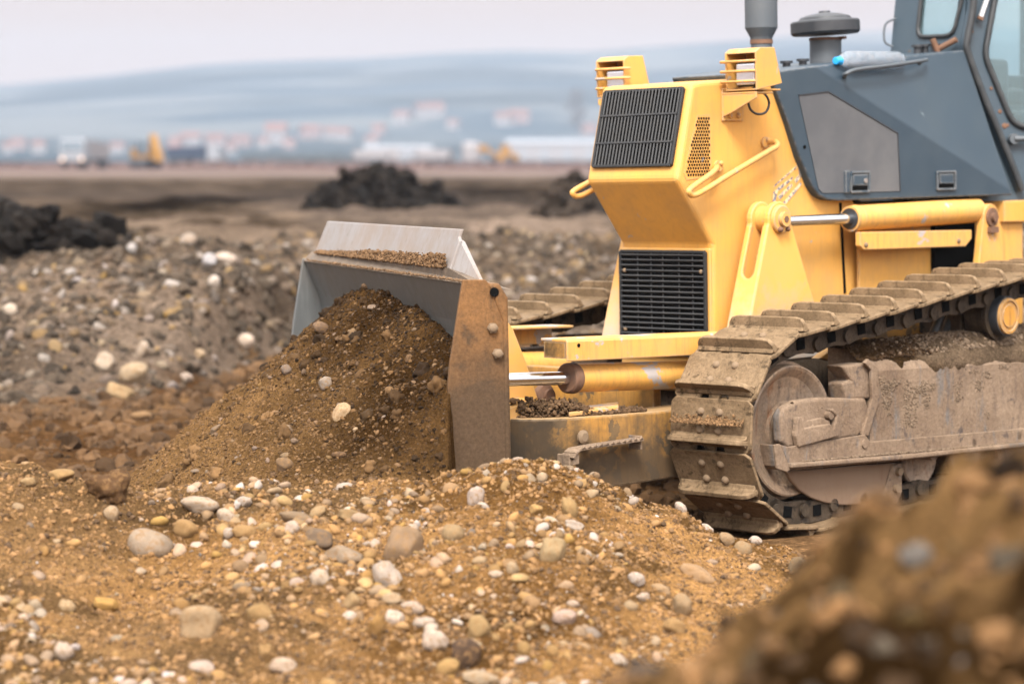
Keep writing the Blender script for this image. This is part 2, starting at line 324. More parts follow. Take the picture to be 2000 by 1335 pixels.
def pebble_mat(name, from_object):
    m, t, p = new_mat(name); c0 = n_coord(t)
    if from_object: a = t.nodes.new('ShaderNodeObjectInfo'); c = a.outputs['Color']
    else: a = t.nodes.new('ShaderNodeAttribute'); a.attribute_name = 'Col'; c = a.outputs['Color']
    sc = 3.0 if from_object else 40
    v = n_map(t, n_noise(t, c0, sc*.6, 7, .7), .3, .7, .72, 1.2); comb = t.nodes.new('ShaderNodeCombineColor')
    for i in range(3): t.links.new(v, comb.inputs[i])
    c = n_mix(t, 1.0, c, comb.outputs[0], 'MULTIPLY')
    f = n_map(t, n_noise(t, c0, sc*1.1, 6, .7), .50, .62, 0, .75); c = n_mix(t, f, c, (.17, .095, .04) if from_object else n_mix(t, 1.0, c, (1.1, 1.06, 1.02), 'MULTIPLY'))
    setv(p.inputs['Base Color'], c); p.inputs['Roughness'].default_value = .85; p.inputs['Specular IOR Level'].default_value = .12
    n_bump(t, p, n_noise(t, c0, sc*4, 6, .7), .45, .02 if from_object else .004); return m
M['stone'] = pebble_mat('stone', True); M['pebble'] = pebble_mat('gravel pebble', False)

# ------------------------------------------------------------------ stones
def ico(sub):
    bm = bmesh.new(); bmesh.ops.create_icosphere(bm, subdivisions=sub, radius=1)
    v = np.array([x.co[:] for x in bm.verts]); f = np.array([[q.index for q in x.verts] for x in bm.faces]); bm.free(); return v, f
def stone_shape(sub, rng, rough=.12, cuts=4, clod=False):
    v, f = ico(sub)
    for _ in range(cuts):                                # worn flats
        n = rng.normal(size=3); n /= np.linalg.norm(n); d = rng.uniform(.62, .92); k = v@n
        v = v-np.outer(np.maximum(k-d, 0)*.85, n)
    a = np.zeros(len(v))
    for i in range(5 if not clod else 9):
        w = rng.normal(size=3)*(1.6+i*(.7 if not clod else 1.6)); a += np.sin(v@w+rng.uniform(0, 6))*rough/(1+i*.55)
    v = v*(1+a)[:, None]
    return v*np.array([1, rng.uniform(.62, .95), rng.uniform(.4, .75) if not clod else rng.uniform(.7, .95)]), f
PEB = [stone_shape(2, RNG, .12, 6) for _ in range(14)]; CLOD = [stone_shape(1, RNG, .2, 2, True) for _ in range(14)]
CLOD2 = [stone_shape(2, RNG, .22, 2, True) for _ in range(10)]
PEB2 = [stone_shape(2, RNG, .11, 7) for _ in range(10)]
def scatter_mesh(name, mat, P, size, cols, shapes, sink=.25, tilt=.5, seed=1):
    """one mesh of many pebbles: centres P (n,3), radii size (n), colours cols (n,3)"""
    rng = np.random.default_rng(seed); V = []; F = []; C = []; b = 0
    idx = rng.integers(0, len(shapes), len(P))
    for k, (v, f) in enumerate(shapes):
        ii = np.nonzero(idx == k)[0]
        if not len(ii): continue
        n = len(ii); yaw = rng.uniform(0, 2*math.pi, n); ax = rng.normal(0, tilt, n); ay = rng.normal(0, tilt, n)
        cy, sy, ca, sa, cb, sb = np.cos(yaw), np.sin(yaw), np.cos(ax), np.sin(ax), np.cos(ay), np.sin(ay); z = np.zeros(n); o = np.ones(n)
        Rz = np.array([[cy, -sy, z], [sy, cy, z], [z, z, o]]).transpose(2, 0, 1); Rx = np.array([[o, z, z], [z, ca, -sa], [z, sa, ca]]).transpose(2, 0, 1)
        Ry = np.array([[cb, z, sb], [z, o, z], [-sb, z, cb]]).transpose(2, 0, 1); Rm = Rx@Ry@Rz
        vv = np.einsum('nij,vj->nvi', Rm, v)*size[ii][:, None, None]+P[ii][:, None, :]; vv[:, :, 2] += (size[ii]*(.5-sink*2)*.6)[:, None]
        V.append(vv.reshape(-1, 3)); F.append((f[None]+(np.arange(n)*len(v))[:, None, None]+b).reshape(-1, 3)); b += n*len(v)
        C.append(np.repeat(cols[ii], len(v), 0))
    return tri_mesh(name, np.concatenate(V), np.concatenate(F), mat, np.concatenate(C), shapes is not CLOD and shapes is not CLOD2)
def tri_mesh(name, V, F, mat, C=None, smooth=True):
    me = bpy.data.meshes.new(name); k = F.shape[1]
    me.vertices.add(len(V)); me.vertices.foreach_set('co', np.asarray(V, np.float32).ravel())
    me.loops.add(F.size); me.loops.foreach_set('vertex_index', F.astype(np.int32).ravel())
    me.polygons.add(len(F)); me.polygons.foreach_set('loop_start', np.arange(0, F.size, k, dtype=np.int32))
    me.polygons.foreach_set('use_smooth', np.full(len(F), smooth))
    me.update(calc_edges=True)
    if C is not None:
        a = me.color_attributes.new('Col', 'FLOAT_COLOR', 'POINT')
        a.data.foreach_set('color', np.concatenate([C, np.ones((len(C), 1))], 1).astype(np.float32).ravel())
    me.materials.append(mat); o = bpy.data.objects.new(name, me); COL.objects.link(o); return o
def grid_mesh(name, xs, ys, zf, cf, mat):
    Xg, Yg = np.meshgrid(xs, ys); Z = zf(Xg, Yg); V = np.stack([Xg, Yg, Z], -1).reshape(-1, 3); nx, ny = len(xs), len(ys)
    i = (np.arange(ny-1)[:, None]*nx+np.arange(nx-1)[None]).ravel(); F = np.stack([i, i+1, i+nx+1, i+nx], 1)
    return tri_mesh(name, V, F, mat, cf(V[:, 0], V[:, 1], V[:, 2]))
def lerpc(a, b, f): return np.asarray(a)[None]*(1-f)[:, None]+np.asarray(b)[None]*f[:, None]
PAL = np.array([(.58, .50, .43), (.52, .43, .33), (.64, .56, .50), (.42, .27, .12), (.50, .33, .15), (.36, .26, .17), (.46, .36, .25), (.30, .24, .19), (.24, .20, .17), (.55, .42, .27), (.50, .30, .09), (.66, .56, .52)])
def pal(n, rng, w=None):
    c = PAL[rng.choice(len(PAL), n, p=w)]; return np.clip(c*rng.uniform(.28, .55, (n, 1)), 0, 1)

# ================================================================== the place: ground, hills, banks
def hill_h(x, y):
    px = np.array([-9000, -2500, 0, 200, 400, 500, 700, 900, 1000, 1150, 1300, 1450, 1600, 1750, 2200, 3200, 9000])
    py = np.array([215, 200, 168, 150, 128, 122, 116, 103, 100, 103, 92, 82, 68, 62, 55, 80, 150])
    y = np.asarray(y, float); yy = np.minimum(y, 2500); slope = (HY-np.interp(1000+x/yy*FPX, px, py))/FPX      # skyline as rise over run
    g = (.78*sstep(850, 2500, y)+.22*sstep(1000, 1700, y))*(1-.3*sstep(2550, 3200, y))
    return slope*yy*g*(1-.05*sstep(2400, 1800, y)*(1+2*fbm(x, y, 1/300., 4, 5))) + 2.5*fbm(x, y, 1/120., 3, 8)*sstep(900, 1300, y)*sstep(2300, 1900, y) + 1.6
def toe(x): return 15.6+.8*sstep(-3.4, -2.4, x)+5*sstep(-2.5, -1.6, x)+.5*fbm(x, x*0+3, .8, 3, 2)
def ground_h(x, y):
    tt = toe(x); k = sstep(0, 1, (y-tt)/(3.6+1.5*fbm(x, y, .5, 2, 44)))
    h = .62*k + .035*fbm(x, y, 1.6, 4, 1)*sstep(60, 20, y) + .02*fbm(x, y, 6, 3, 3)*sstep(50, 25, y)
    h = h + k*.26*fbm(x, y, .6, 5, 9, .6)*sstep(160, 60, y) + k*.12*fbm(x, y, 2.2, 5, 19, .6)*sstep(90, 40, y)
    h = h + .05*np.sin((y-.25*x)*6+fbm(x, y, .8, 2, 6)*3)*sstep(14.8, 13.4, y)*sstep(11.4, 12, y)*sstep(-.8, -1.6, x)*.5
    h = h - .5*sstep(500, 900, y)
    dip = sstep(.1, .5, x)*sstep(3.2, 2.6, x)*sstep(8.9, 9.3, y)*sstep(13.5, 12.5, y)
    return h - .03*dip
def ground_c(x, y, z):
    n = fbm(x, y, .9, 4, 31)*.5+.5; k = sstep(-.6, .6, (y-toe(x))+fbm(x, y, 1.2, 3, 4)*1.5)
    brown = lerpc((.055, .027, .011), (.120, .067, .031), sstep(.3, .7, n))
    rgt = (sstep(-2, 0, x)*sstep(20, 24, y)*sstep(60, 45, y))[:, None]; gy = (1+.4*rgt)*lerpc((.030, .021, .014), (.115, .083, .060), sstep(.35, .68, fbm(x, y, .45, 5, 61)*.5+.5))
    c = brown*(1-k)[:, None]+gy*k[:, None]
    # strip of darker turned earth, paler trodden bands further off
    d = sstep(.50, .64, fbm(x, y*.14, .24, 5, 12)*.5+.5)*sstep(25, 34, y)*sstep(110, 70, y); c = c*(1-.75*d)[:, None]
    b = sstep(.53, .62, fbm(x, y*.15, .30, 4, 77)*.5+.5)*sstep(24, 30, y)*sstep(90, 60, y); c = c*(1-.45*b)[:, None]+np.array([.085, .066, .055])[None]*(.45*b)[:, None]
    c = c*(1-.42*sstep(35, 55, y)*sstep(150, 105, y))[:, None]
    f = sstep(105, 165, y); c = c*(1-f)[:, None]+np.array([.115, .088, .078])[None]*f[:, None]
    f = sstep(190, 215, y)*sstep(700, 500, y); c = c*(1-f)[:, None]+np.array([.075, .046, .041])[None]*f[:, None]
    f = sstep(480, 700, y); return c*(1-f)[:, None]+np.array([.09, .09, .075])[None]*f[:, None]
def geo(a, b, k):
    out = [a]; s = .05
    while out[-1] < b: s *= k; out.append(min(out[-1]+s, b))
    return np.array(out)
xs = np.concatenate([-geo(6, 2500, 1.06)[::-1][:-1], np.arange(-6, 3.2, .045), geo(3.2, 2500, 1.06)])
ys = np.concatenate([np.arange(-30, 4, 1.0), np.arange(4, 10, .12), np.arange(10, 27, .05), geo(27, 3200, 1.035)])
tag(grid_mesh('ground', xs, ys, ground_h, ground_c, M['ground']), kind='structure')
def hill_c(x, y, z):
    n = fbm(x, y*1.6, 1/110., 4, 3)*.5+.5; c = lerpc((.030, .046, .060), (.082, .090, .094), sstep(.38, .6, n))  # bluish tint puts part of the distance haze into the hill colour
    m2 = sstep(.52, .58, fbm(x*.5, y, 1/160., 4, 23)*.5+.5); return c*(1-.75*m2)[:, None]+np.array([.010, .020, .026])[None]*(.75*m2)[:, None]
m, t, p = new_mat('hillside'); a = t.nodes.new('ShaderNodeAttribute'); a.attribute_name = 'Col'; setv(p.inputs['Base Color'], a.outputs['Color']); p.inputs['Roughness'].default_value = 1; p.inputs['Specular IOR Level'].default_value = 0
M['hill'] = m
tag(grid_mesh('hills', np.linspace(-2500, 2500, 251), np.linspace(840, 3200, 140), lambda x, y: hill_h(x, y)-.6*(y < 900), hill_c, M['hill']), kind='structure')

def hit(px, py, hf, d0, d1, n=700):
    """first point of the surface z = hf(x, y) along the line of sight between two distances"""
    d = np.linspace(d0, d1, n); r = ray(px, py); P = CAM[None]+r[None]*(d/r[1])[:, None]
    below = P[:, 2] <= hf(P[:, 0], P[:, 1]); i = int(np.argmax(below)) if below.any() else n-1
    q = P[i].copy(); q[2] = hf(q[0:1], q[1:2])[0]; return q

# --- gravel bank between the camera and the machine
_bp = np.array([(-2200, 1060, 8.8), (-1500, 960, 8.7), (-900, 915, 8.6), (-600, 905, 8.6), (-200, 910, 8.6), (0, 928, 8.7), (100, 940, 8.7), (200, 945, 8.7), (330, 966, 8.75), (420, 968, 8.8), (560, 950, 8.8), (640, 940, 8.8), (720, 948, 8.8), (840, 952, 8.8), (920, 932, 8.8),
                (1000, 926, 8.8), (1080, 934, 8.85), (1180, 954, 8.95), (1260, 987, 9.05), (1330, 1012, 9.15), (1420, 1040, 9.25), (1540, 1080, 9.35), (1620, 1098, 9.4), (1720, 1110, 9.4), (2300, 1150, 9.4), (3200, 1190, 9.4)], float)
_bq = np.array([atY(*q) for q in _bp])
def berm_h(x, y, rough=1):
    zc = np.interp(x, _bq[:, 0], _bq[:, 2]); yd = np.interp(x, _bq[:, 0], _bq[:, 1]); y0 = 6.3
    t = (y-y0)/(yd-y0); front = zc*np.clip(t, -.4, 1.2)**1 - .05*np.sin(np.clip(t, 0, 1)*math.pi) + .02
    back = zc-(y-yd)*.85
    h = np.minimum(front, back); s = .05; h = -s*np.log(np.exp(-np.clip(front, -2, 2)/s)+np.exp(-np.clip(back, -2, 2)/s))+s*.45
    e = np.clip(t*3, 0, 1)*np.clip((yd+.9-y)*2, .2, 1)
    h = h - .06*np.exp(-((x+1.25)/.28)**2-((y-7.75)/.38)**2) + .03*np.exp(-((x+.95)/.25)**2-((y-7.5)/.2)**2)
    return h + rough*e*(.045*fbm(x, y, 1.6, 3, 11) + .046*fbm(x, y, 5, 4, 14, .6) + .024*fbm(x, y, 17, 3, 15) + .014*np.abs(fbm(x, y, 40, 2, 16)))
def berm_c(x, y, z):
    n = fbm(x, y, 1.4, 5, 21)*.5+.5; c = lerpc((.16, .080, .026), (.40, .215, .080), sstep(.32, .64, n))
    dk = sstep(.56, .66, fbm(x, y, 2.6, 5, 25)*.5+.5)[:, None]; c = c*(1-.62*dk)
    g = sstep(-.2, -1.0, x)*sstep(.4, .62, fbm(x, y, 1.0, 3, 29)*.5+.5); return c*(1-.4*g)[:, None]+np.array([.18, .12, .066])[None]*(.4*g)[:, None]
bank = grid_mesh('gravel_bank', np.concatenate([np.arange(-5.5, -2.4, .03), np.arange(-2.4, 2.2, .014), np.arange(2.2, 4.0, .03)]), np.arange(5.6, 10.3, .016), berm_h, berm_c, M['soil'])
tag(bank, 'long low bank of golden brown gravelly soil across the front of the photo', 'gravel bank')

# --- heap pushed up by the blade (a along the blade, n in front of it)
def heap_zr(a): return np.interp(a, [-.3, 0, .5, 1.0, 1.45, 1.8, 2.3, 2.95, 3.5], [.80, .815, .90, .985, 1.035, 1.035, .90, .62, .3])
def heap_h(a, n):
    da = np.maximum(-a, 0)+np.maximum(a-2.95, 0)*1.2; dn = np.maximum(n-.12, 0); dist = np.hypot(dn, da)
    h = heap_zr(np.clip(a, 0, 2.95)) - .74*dist - .04*np.sin(np.clip(dist, 0, 1.3)/1.3*math.pi)
    h = h + .05*fbm(a, n, 1.7, 3, 41) + .050*fbm(a, n, 5.0, 4, 43, .6) + .026*fbm(a, n, 15, 4, 45, .65) + .016*np.abs(fbm(a, n, 38, 3, 46, .65)) + .008*np.abs(fbm(a, n, 80, 2, 48))
    return h - sstep(.235, .19, n-.34*np.maximum(-a, 0))*sstep(.02, -.02, a)*1.5 - .5*np.maximum(-a, 0)*sstep(1.2, .2, n)
def blade_world(a, n, z):
    P = BO[None]+BA[None]*a[:, None]+BN[None]*n[:, None]; P[:, 2] = z; W = MO[None]+P@MR.T; W[:, 2] = z; return W
def heap_mesh():
    A, N_ = np.meshgrid(np.arange(-1.5, 3.4, .0085), np.arange(.03, 2.1, .0085)); Zh = heap_h(A, N_)
    W = blade_world(A.ravel(), N_.ravel(), Zh.ravel()); ny, nx = A.shape
    i = (np.arange(ny-1)[:, None]*nx+np.arange(nx-1)[None]).ravel(); F = np.stack([i, i+nx, i+nx+1, i+1], 1)
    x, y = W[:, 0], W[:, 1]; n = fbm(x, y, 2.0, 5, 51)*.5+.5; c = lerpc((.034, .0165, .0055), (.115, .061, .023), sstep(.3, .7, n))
    g = sstep(.2, 1.0, N_.ravel()+.3*fbm(x, y, 3, 3, 52)); c = c*(1-.55*g)[:, None]+np.array([.29, .162, .066])[None]*(.6*g)[:, None]  # light put into the soil colour: lit outer slope, shaded towards the blade
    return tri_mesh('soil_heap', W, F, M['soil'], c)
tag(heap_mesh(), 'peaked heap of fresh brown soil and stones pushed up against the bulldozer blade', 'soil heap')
def heap_w(x, y):
    P = np.stack([x, y, np.zeros_like(x)], -1)-MO; q = P@MR-BO; return heap_h(q@BA, q@BN)

# --- out of focus heap close to the camera, lower right
_np = np.array([(700, 1900), (1000, 1600), (1180, 1385), (1270, 1312), (1400, 1245), (1500, 1180), (1570, 1135), (1640, 1055), (1700, 1022), (1770, 1010), (1850, 975), (1930, 925), (2000, 888), (2150, 850), (2600, 830), (4000, 1100)], float)
_nq = np.array([atY(a, b, 3.6) for a, b in _np])
def near_h(x, y):
    zc = np.interp(x, _nq[:, 0], _nq[:, 2]); d = y-3.6-.25*np.sin(x*2.0)
    h = zc-np.where(d > 0, d*.62, -d*.36)-.0; s = .06
    h = h + .03*fbm(x, y, 2.4, 3, 71) + .055*fbm(x, y, 6.5, 3, 73) + .06*fbm(x, y, 14, 3, 74)
    return np.maximum(h-.012, -.05)
def near_c(x, y, z):
    n = fbm(x, y, 7.0, 4, 81)*.5+.5; c = lerpc((.032, .0165, .006), (.21, .118, .048), sstep(.44, .64, n)); return c
tag(grid_mesh('foreground_mound', np.arange(-.9, 3.0, .018), np.arange(1.5, 5.4, .018), near_h, near_c, M['soil']), 'blurred mound of brown earth close to the camera in the lower right corner', 'earth mound')

# --- dark mounds of tipped earth further back
MOUNDS = []
def mound(name, label, px0, px1, d, peaks, depth, seed, tone=1.6):
    x0, x1 = (px0-1000)/FPX*d, (px1-1000)/FPX*d; base = .55
    pk = [((a-1000)/FPX*d, 1.6+(HY-b)/FPX*d-base, w/FPX*d) for a, b, w in peaks]
    def hf(x, y):
        h = 0
        for cx, hh, w in pk: h = np.maximum(h, hh*1.1*np.clip(1.15-np.hypot((x-cx)/w, (y-d)/depth)**1.6*(1+.5*fbm(x, y, 1.3, 3, seed+9)), 0, 1.0)**.7)
        k = np.clip(h/.25, 0, 1); return base-.08+h+k*(.34*fbm(x, y, 1.7, 5, seed, .65)+.24*np.abs(fbm(x, y, 4.0, 3, seed+5)))
    def cf(x, y, z): return tone*lerpc((.001, .0008, .0006), (.0045, .0034, .0026), sstep(.3, .7, fbm(x, y, 2.5, 4, seed+2)*.5+.5))
    o = grid_mesh(name, np.arange(x0-.8, x1+.8, .05), np.arange(d-depth*1.5, d+depth*1.5, .05), hf, cf, M['soil'])
    MOUNDS.append((hf, x0, x1, d, depth, tone)); return tag(o, label, 'earth mound', 'dark mounds of tipped earth')
mound('earth_mound', 'dark mound of damp earth with two humps at the left edge', -260, 265, 23.5, [(35, 428, 160), (-140, 450, 130), (180, 462, 100)], .9, 91)
mound('earth_mound', 'broad dark mound of tipped earth behind the raised blade', 560, 930, 44, [(735, 348, 105), (688, 358, 70), (815, 376, 85), (638, 394, 45)], 1.3, 95, 1.8)
mound('earth_mound', 'low dark mound half hidden behind the yellow bonnet', 1030, 1250, 40, [(1125, 372, 80), (1190, 374, 80)], 1.2, 99, 6)

# ------------------------------------------------------------------ loose gravel: nobody could count it
def gravel(name, n, hf, xr, yr, r0, r1, shapes, colf, seed, label, mask=None, sink=.3, power=2.6):
    rng = np.random.default_rng(seed); x = rng.uniform(*xr, n); y = rng.uniform(*yr, n)
    if mask is not None:
        k = rng.uniform(0, 1, n) < mask(x, y); x, y = x[k], y[k]
    s = r0+(r1-r0)*rng.uniform(0, 1, len(x))**(power*2.2); z = hf(x, y)
    o = scatter_mesh(name, M['pebble'], np.stack([x, y, z], 1), s, colf(len(x), rng, x, y), shapes, sink, .55, seed)
    return tag(o, label, 'gravel', kind='stuff')
def warm(n, rng, x, y):
    c = pal(n, rng); s = np.array([(.21, .113, .040)]); k = rng.uniform(0, 1, (n, 1))**.7*.92; return c*(1-k)+s*k*rng.uniform(.6, 1.25, (n, 1))
def clodc(n, rng, x, y): return np.array([(.25, .135, .052)])*rng.uniform(.2, .95, (n, 1))+np.array([(.0, .005, .01)])*rng.uniform(0, 1, (n, 1))
PEB2L = PEB+PEB2[:4]
gm = lambda x, y: np.clip(.05+.95*sstep(.48, .60, fbm(x, y, 1.1, 3, 201)*.5+.5)+.5*np.exp(-((x+.55+.6*(y-8))/.45)**2), 0, 1)
gravel('gravel', 34000, berm_h, (-3.4, 1.9), (6.1, 9.5), .005, .034, PEB2L, warm, 301, 'loose gravel and pebbles strewn over the golden brown bank', gm)
gravel('soil_crumbs', 125000, berm_h, (-3.4, 1.9), (6.1, 9.6), .0035, .016, CLOD, clodc, 302, 'crumbs of brown soil lying on the gravel bank', lambda x, y: .35+.65*sstep(.40, .60, fbm(x, y, 1.3, 4, 207)*.5+.5), .35)
CLODF = [stone_shape(3, RNG, .22, 2, True) for _ in range(8)]
def heapc(n, rng, x, y): return lerpc((.022, .011, .0037), (.115, .063, .026), sstep(.15, .9, y+.2*rng.normal(size=n)))*rng.uniform(.5, 1.3, (n, 1))  # crumbs tinted with the same painted light: shaded by the blade, lit further out
def heapp(n, rng, x, y):
    c = pal(n, rng)*.62; s = np.array([(.10, .052, .020)]); k = rng.uniform(.55, 1.0, (n, 1)); return c*(1-k)+s*k*rng.uniform(.7, 1.25, (n, 1))
def heap_gravel(name, n, r0, r1, shapes, colf, seed, label, power):
    rng = np.random.default_rng(seed); a = rng.uniform(-.9, 3.0, n); q = rng.uniform(.0, 1.75, n)
    k = ~((a < .03) & (q < .25-.34*np.minimum(a, 0))); a, q = a[k], q[k]; z = heap_h(a, q); W = blade_world(a, q, z)
    s = r0+(r1-r0)*rng.uniform(0, 1, len(a))**power
    tag(scatter_mesh(name, M['pebble'], W, s, colf(len(a), rng, a, q), shapes, .32, .6, seed), label, 'gravel', kind='stuff')
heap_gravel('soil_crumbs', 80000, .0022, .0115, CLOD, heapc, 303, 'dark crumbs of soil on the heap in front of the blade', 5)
heap_gravel('soil_clods', 420, .012, .042, CLODF, lambda n, r, a, q: heapc(n, r, a, q)*.95, 308, 'lumps of soil on the heap in front of the blade', 2.2)
heap_gravel('gravel', 3200, .004, .018, PEB, heapp, 304, 'small stones mixed into the soil heap in front of the blade', 5)
def greyc(n, rng, x, y):
    c = pal(n, rng)*.82; s = np.array([(.074, .050, .033)]); k = rng.uniform(0, 1, (n, 1))**.6; return c*(1-k)+s*k
rm = lambda x, y: np.clip(sstep(-.3, .6, y-toe(x))*(.30+.8*sstep(.5, .66, fbm(x, y, .55, 4, 205)*.5+.5))*np.clip(21/np.maximum(y, 1), .0, 1), 0, 1)
gravel('rubble', 74000, ground_h, (-6.5, 6.0), (14.5, 29), .012, .085, PEB, greyc, 305, 'pale rubble and stones over the churned grey ground behind the heap', rm, .3, 2.2)
gravel('soil_clods', 30000, ground_h, (-6.5, 5.0), (10.5, 29), .010, .085, CLOD2, lambda n, r, x, y: np.where((y > toe(x))[:, None], np.array([[.045, .033, .023]]), np.array([[.066, .036, .0165]]))*r.uniform(.4, 1.5, (n, 1)), 306, 'dark clods of earth over the churned ground behind the heap', None, .3, 2.2)
for hf, x0, x1, d, dp, tone in MOUNDS:
    gravel('soil_clods', 1500, lambda x, y, hf=hf, d=d: hf(x, y), (x0-.3, x1+.3), (d-dp*1.3, d+dp*.6), .02, .16, CLOD, lambda n, r, x, y, tone=tone: tone*np.array([[.0035, .0025, .0018]])*r.uniform(.4, 1.8, (n, 1)), int(310+d), 'dark clods lying over the dark earth mound', lambda x, y, hf=hf: (hf(x, y) > .5)*1.0, .3, 1.2)
def nearc(n, rng, x, y): return np.where(rng.uniform(0, 1, (n, 1)) < .72, np.array([(.07, .037, .015)])*rng.uniform(.15, 2.6, (n, 1)), pal(n, rng)*.30)
gravel('soil_clods', 2200, near_h, (-.5, 2.3), (3.1, 4.4), .008, .042, CLOD2, nearc, 307, 'blurred clods and stones on the nearest mound', None, .3, 2.0)

# ------------------------------------------------------------------ single stones
SMESH = {}
def stone_mesh(k, clod=False):
    if (k, clod) not in SMESH:
        v, f = stone_shape(4 if clod else 3, np.random.default_rng(900+k), .16 if clod else .085, 3 if clod else 5, clod); v = v/np.abs(v).max(0)
        o = tri_mesh('stone', v, f, M['stone']); SMESH[(k, clod)] = o.data; bpy.data.objects.remove(o)
    return SMESH[(k, clod)]
def stone(px, py, w, h, rot, col, label, hf=None, rng=(6.0, 9.9), k=0, clod=False, group='stones lying on the gravel bank', cat='stone', lift=.15):
    P = hit(px, py+h*.25, hf or berm_h, *rng); s = P[1]/FPX
    o = bpy.data.objects.new('soil_clod' if clod else 'stone', stone_mesh(k, clod)); COL.objects.link(o); o.color = (col[0]*.47, col[1]*.43, col[2]*.39, 1)
    o.scale = (w/2*s, (w+h)/4.4*s, h/2*s*1.1); o.rotation_euler = (random.uniform(-.3, .3), R_(rot), random.uniform(-.25, .25)); o.location = P+np.array([0, 0, h*s*lift])
    return tag(o, label, cat, group)
WHT, PNK, TAN, GRY, BRN, GLD, OLV, DRK = (.57, .50, .44), (.58, .45, .39), (.48, .36, .22), (.46, .41, .36), (.30, .20, .12), (.46, .30, .14), (.33, .25, .15), (.10, .065, .045)
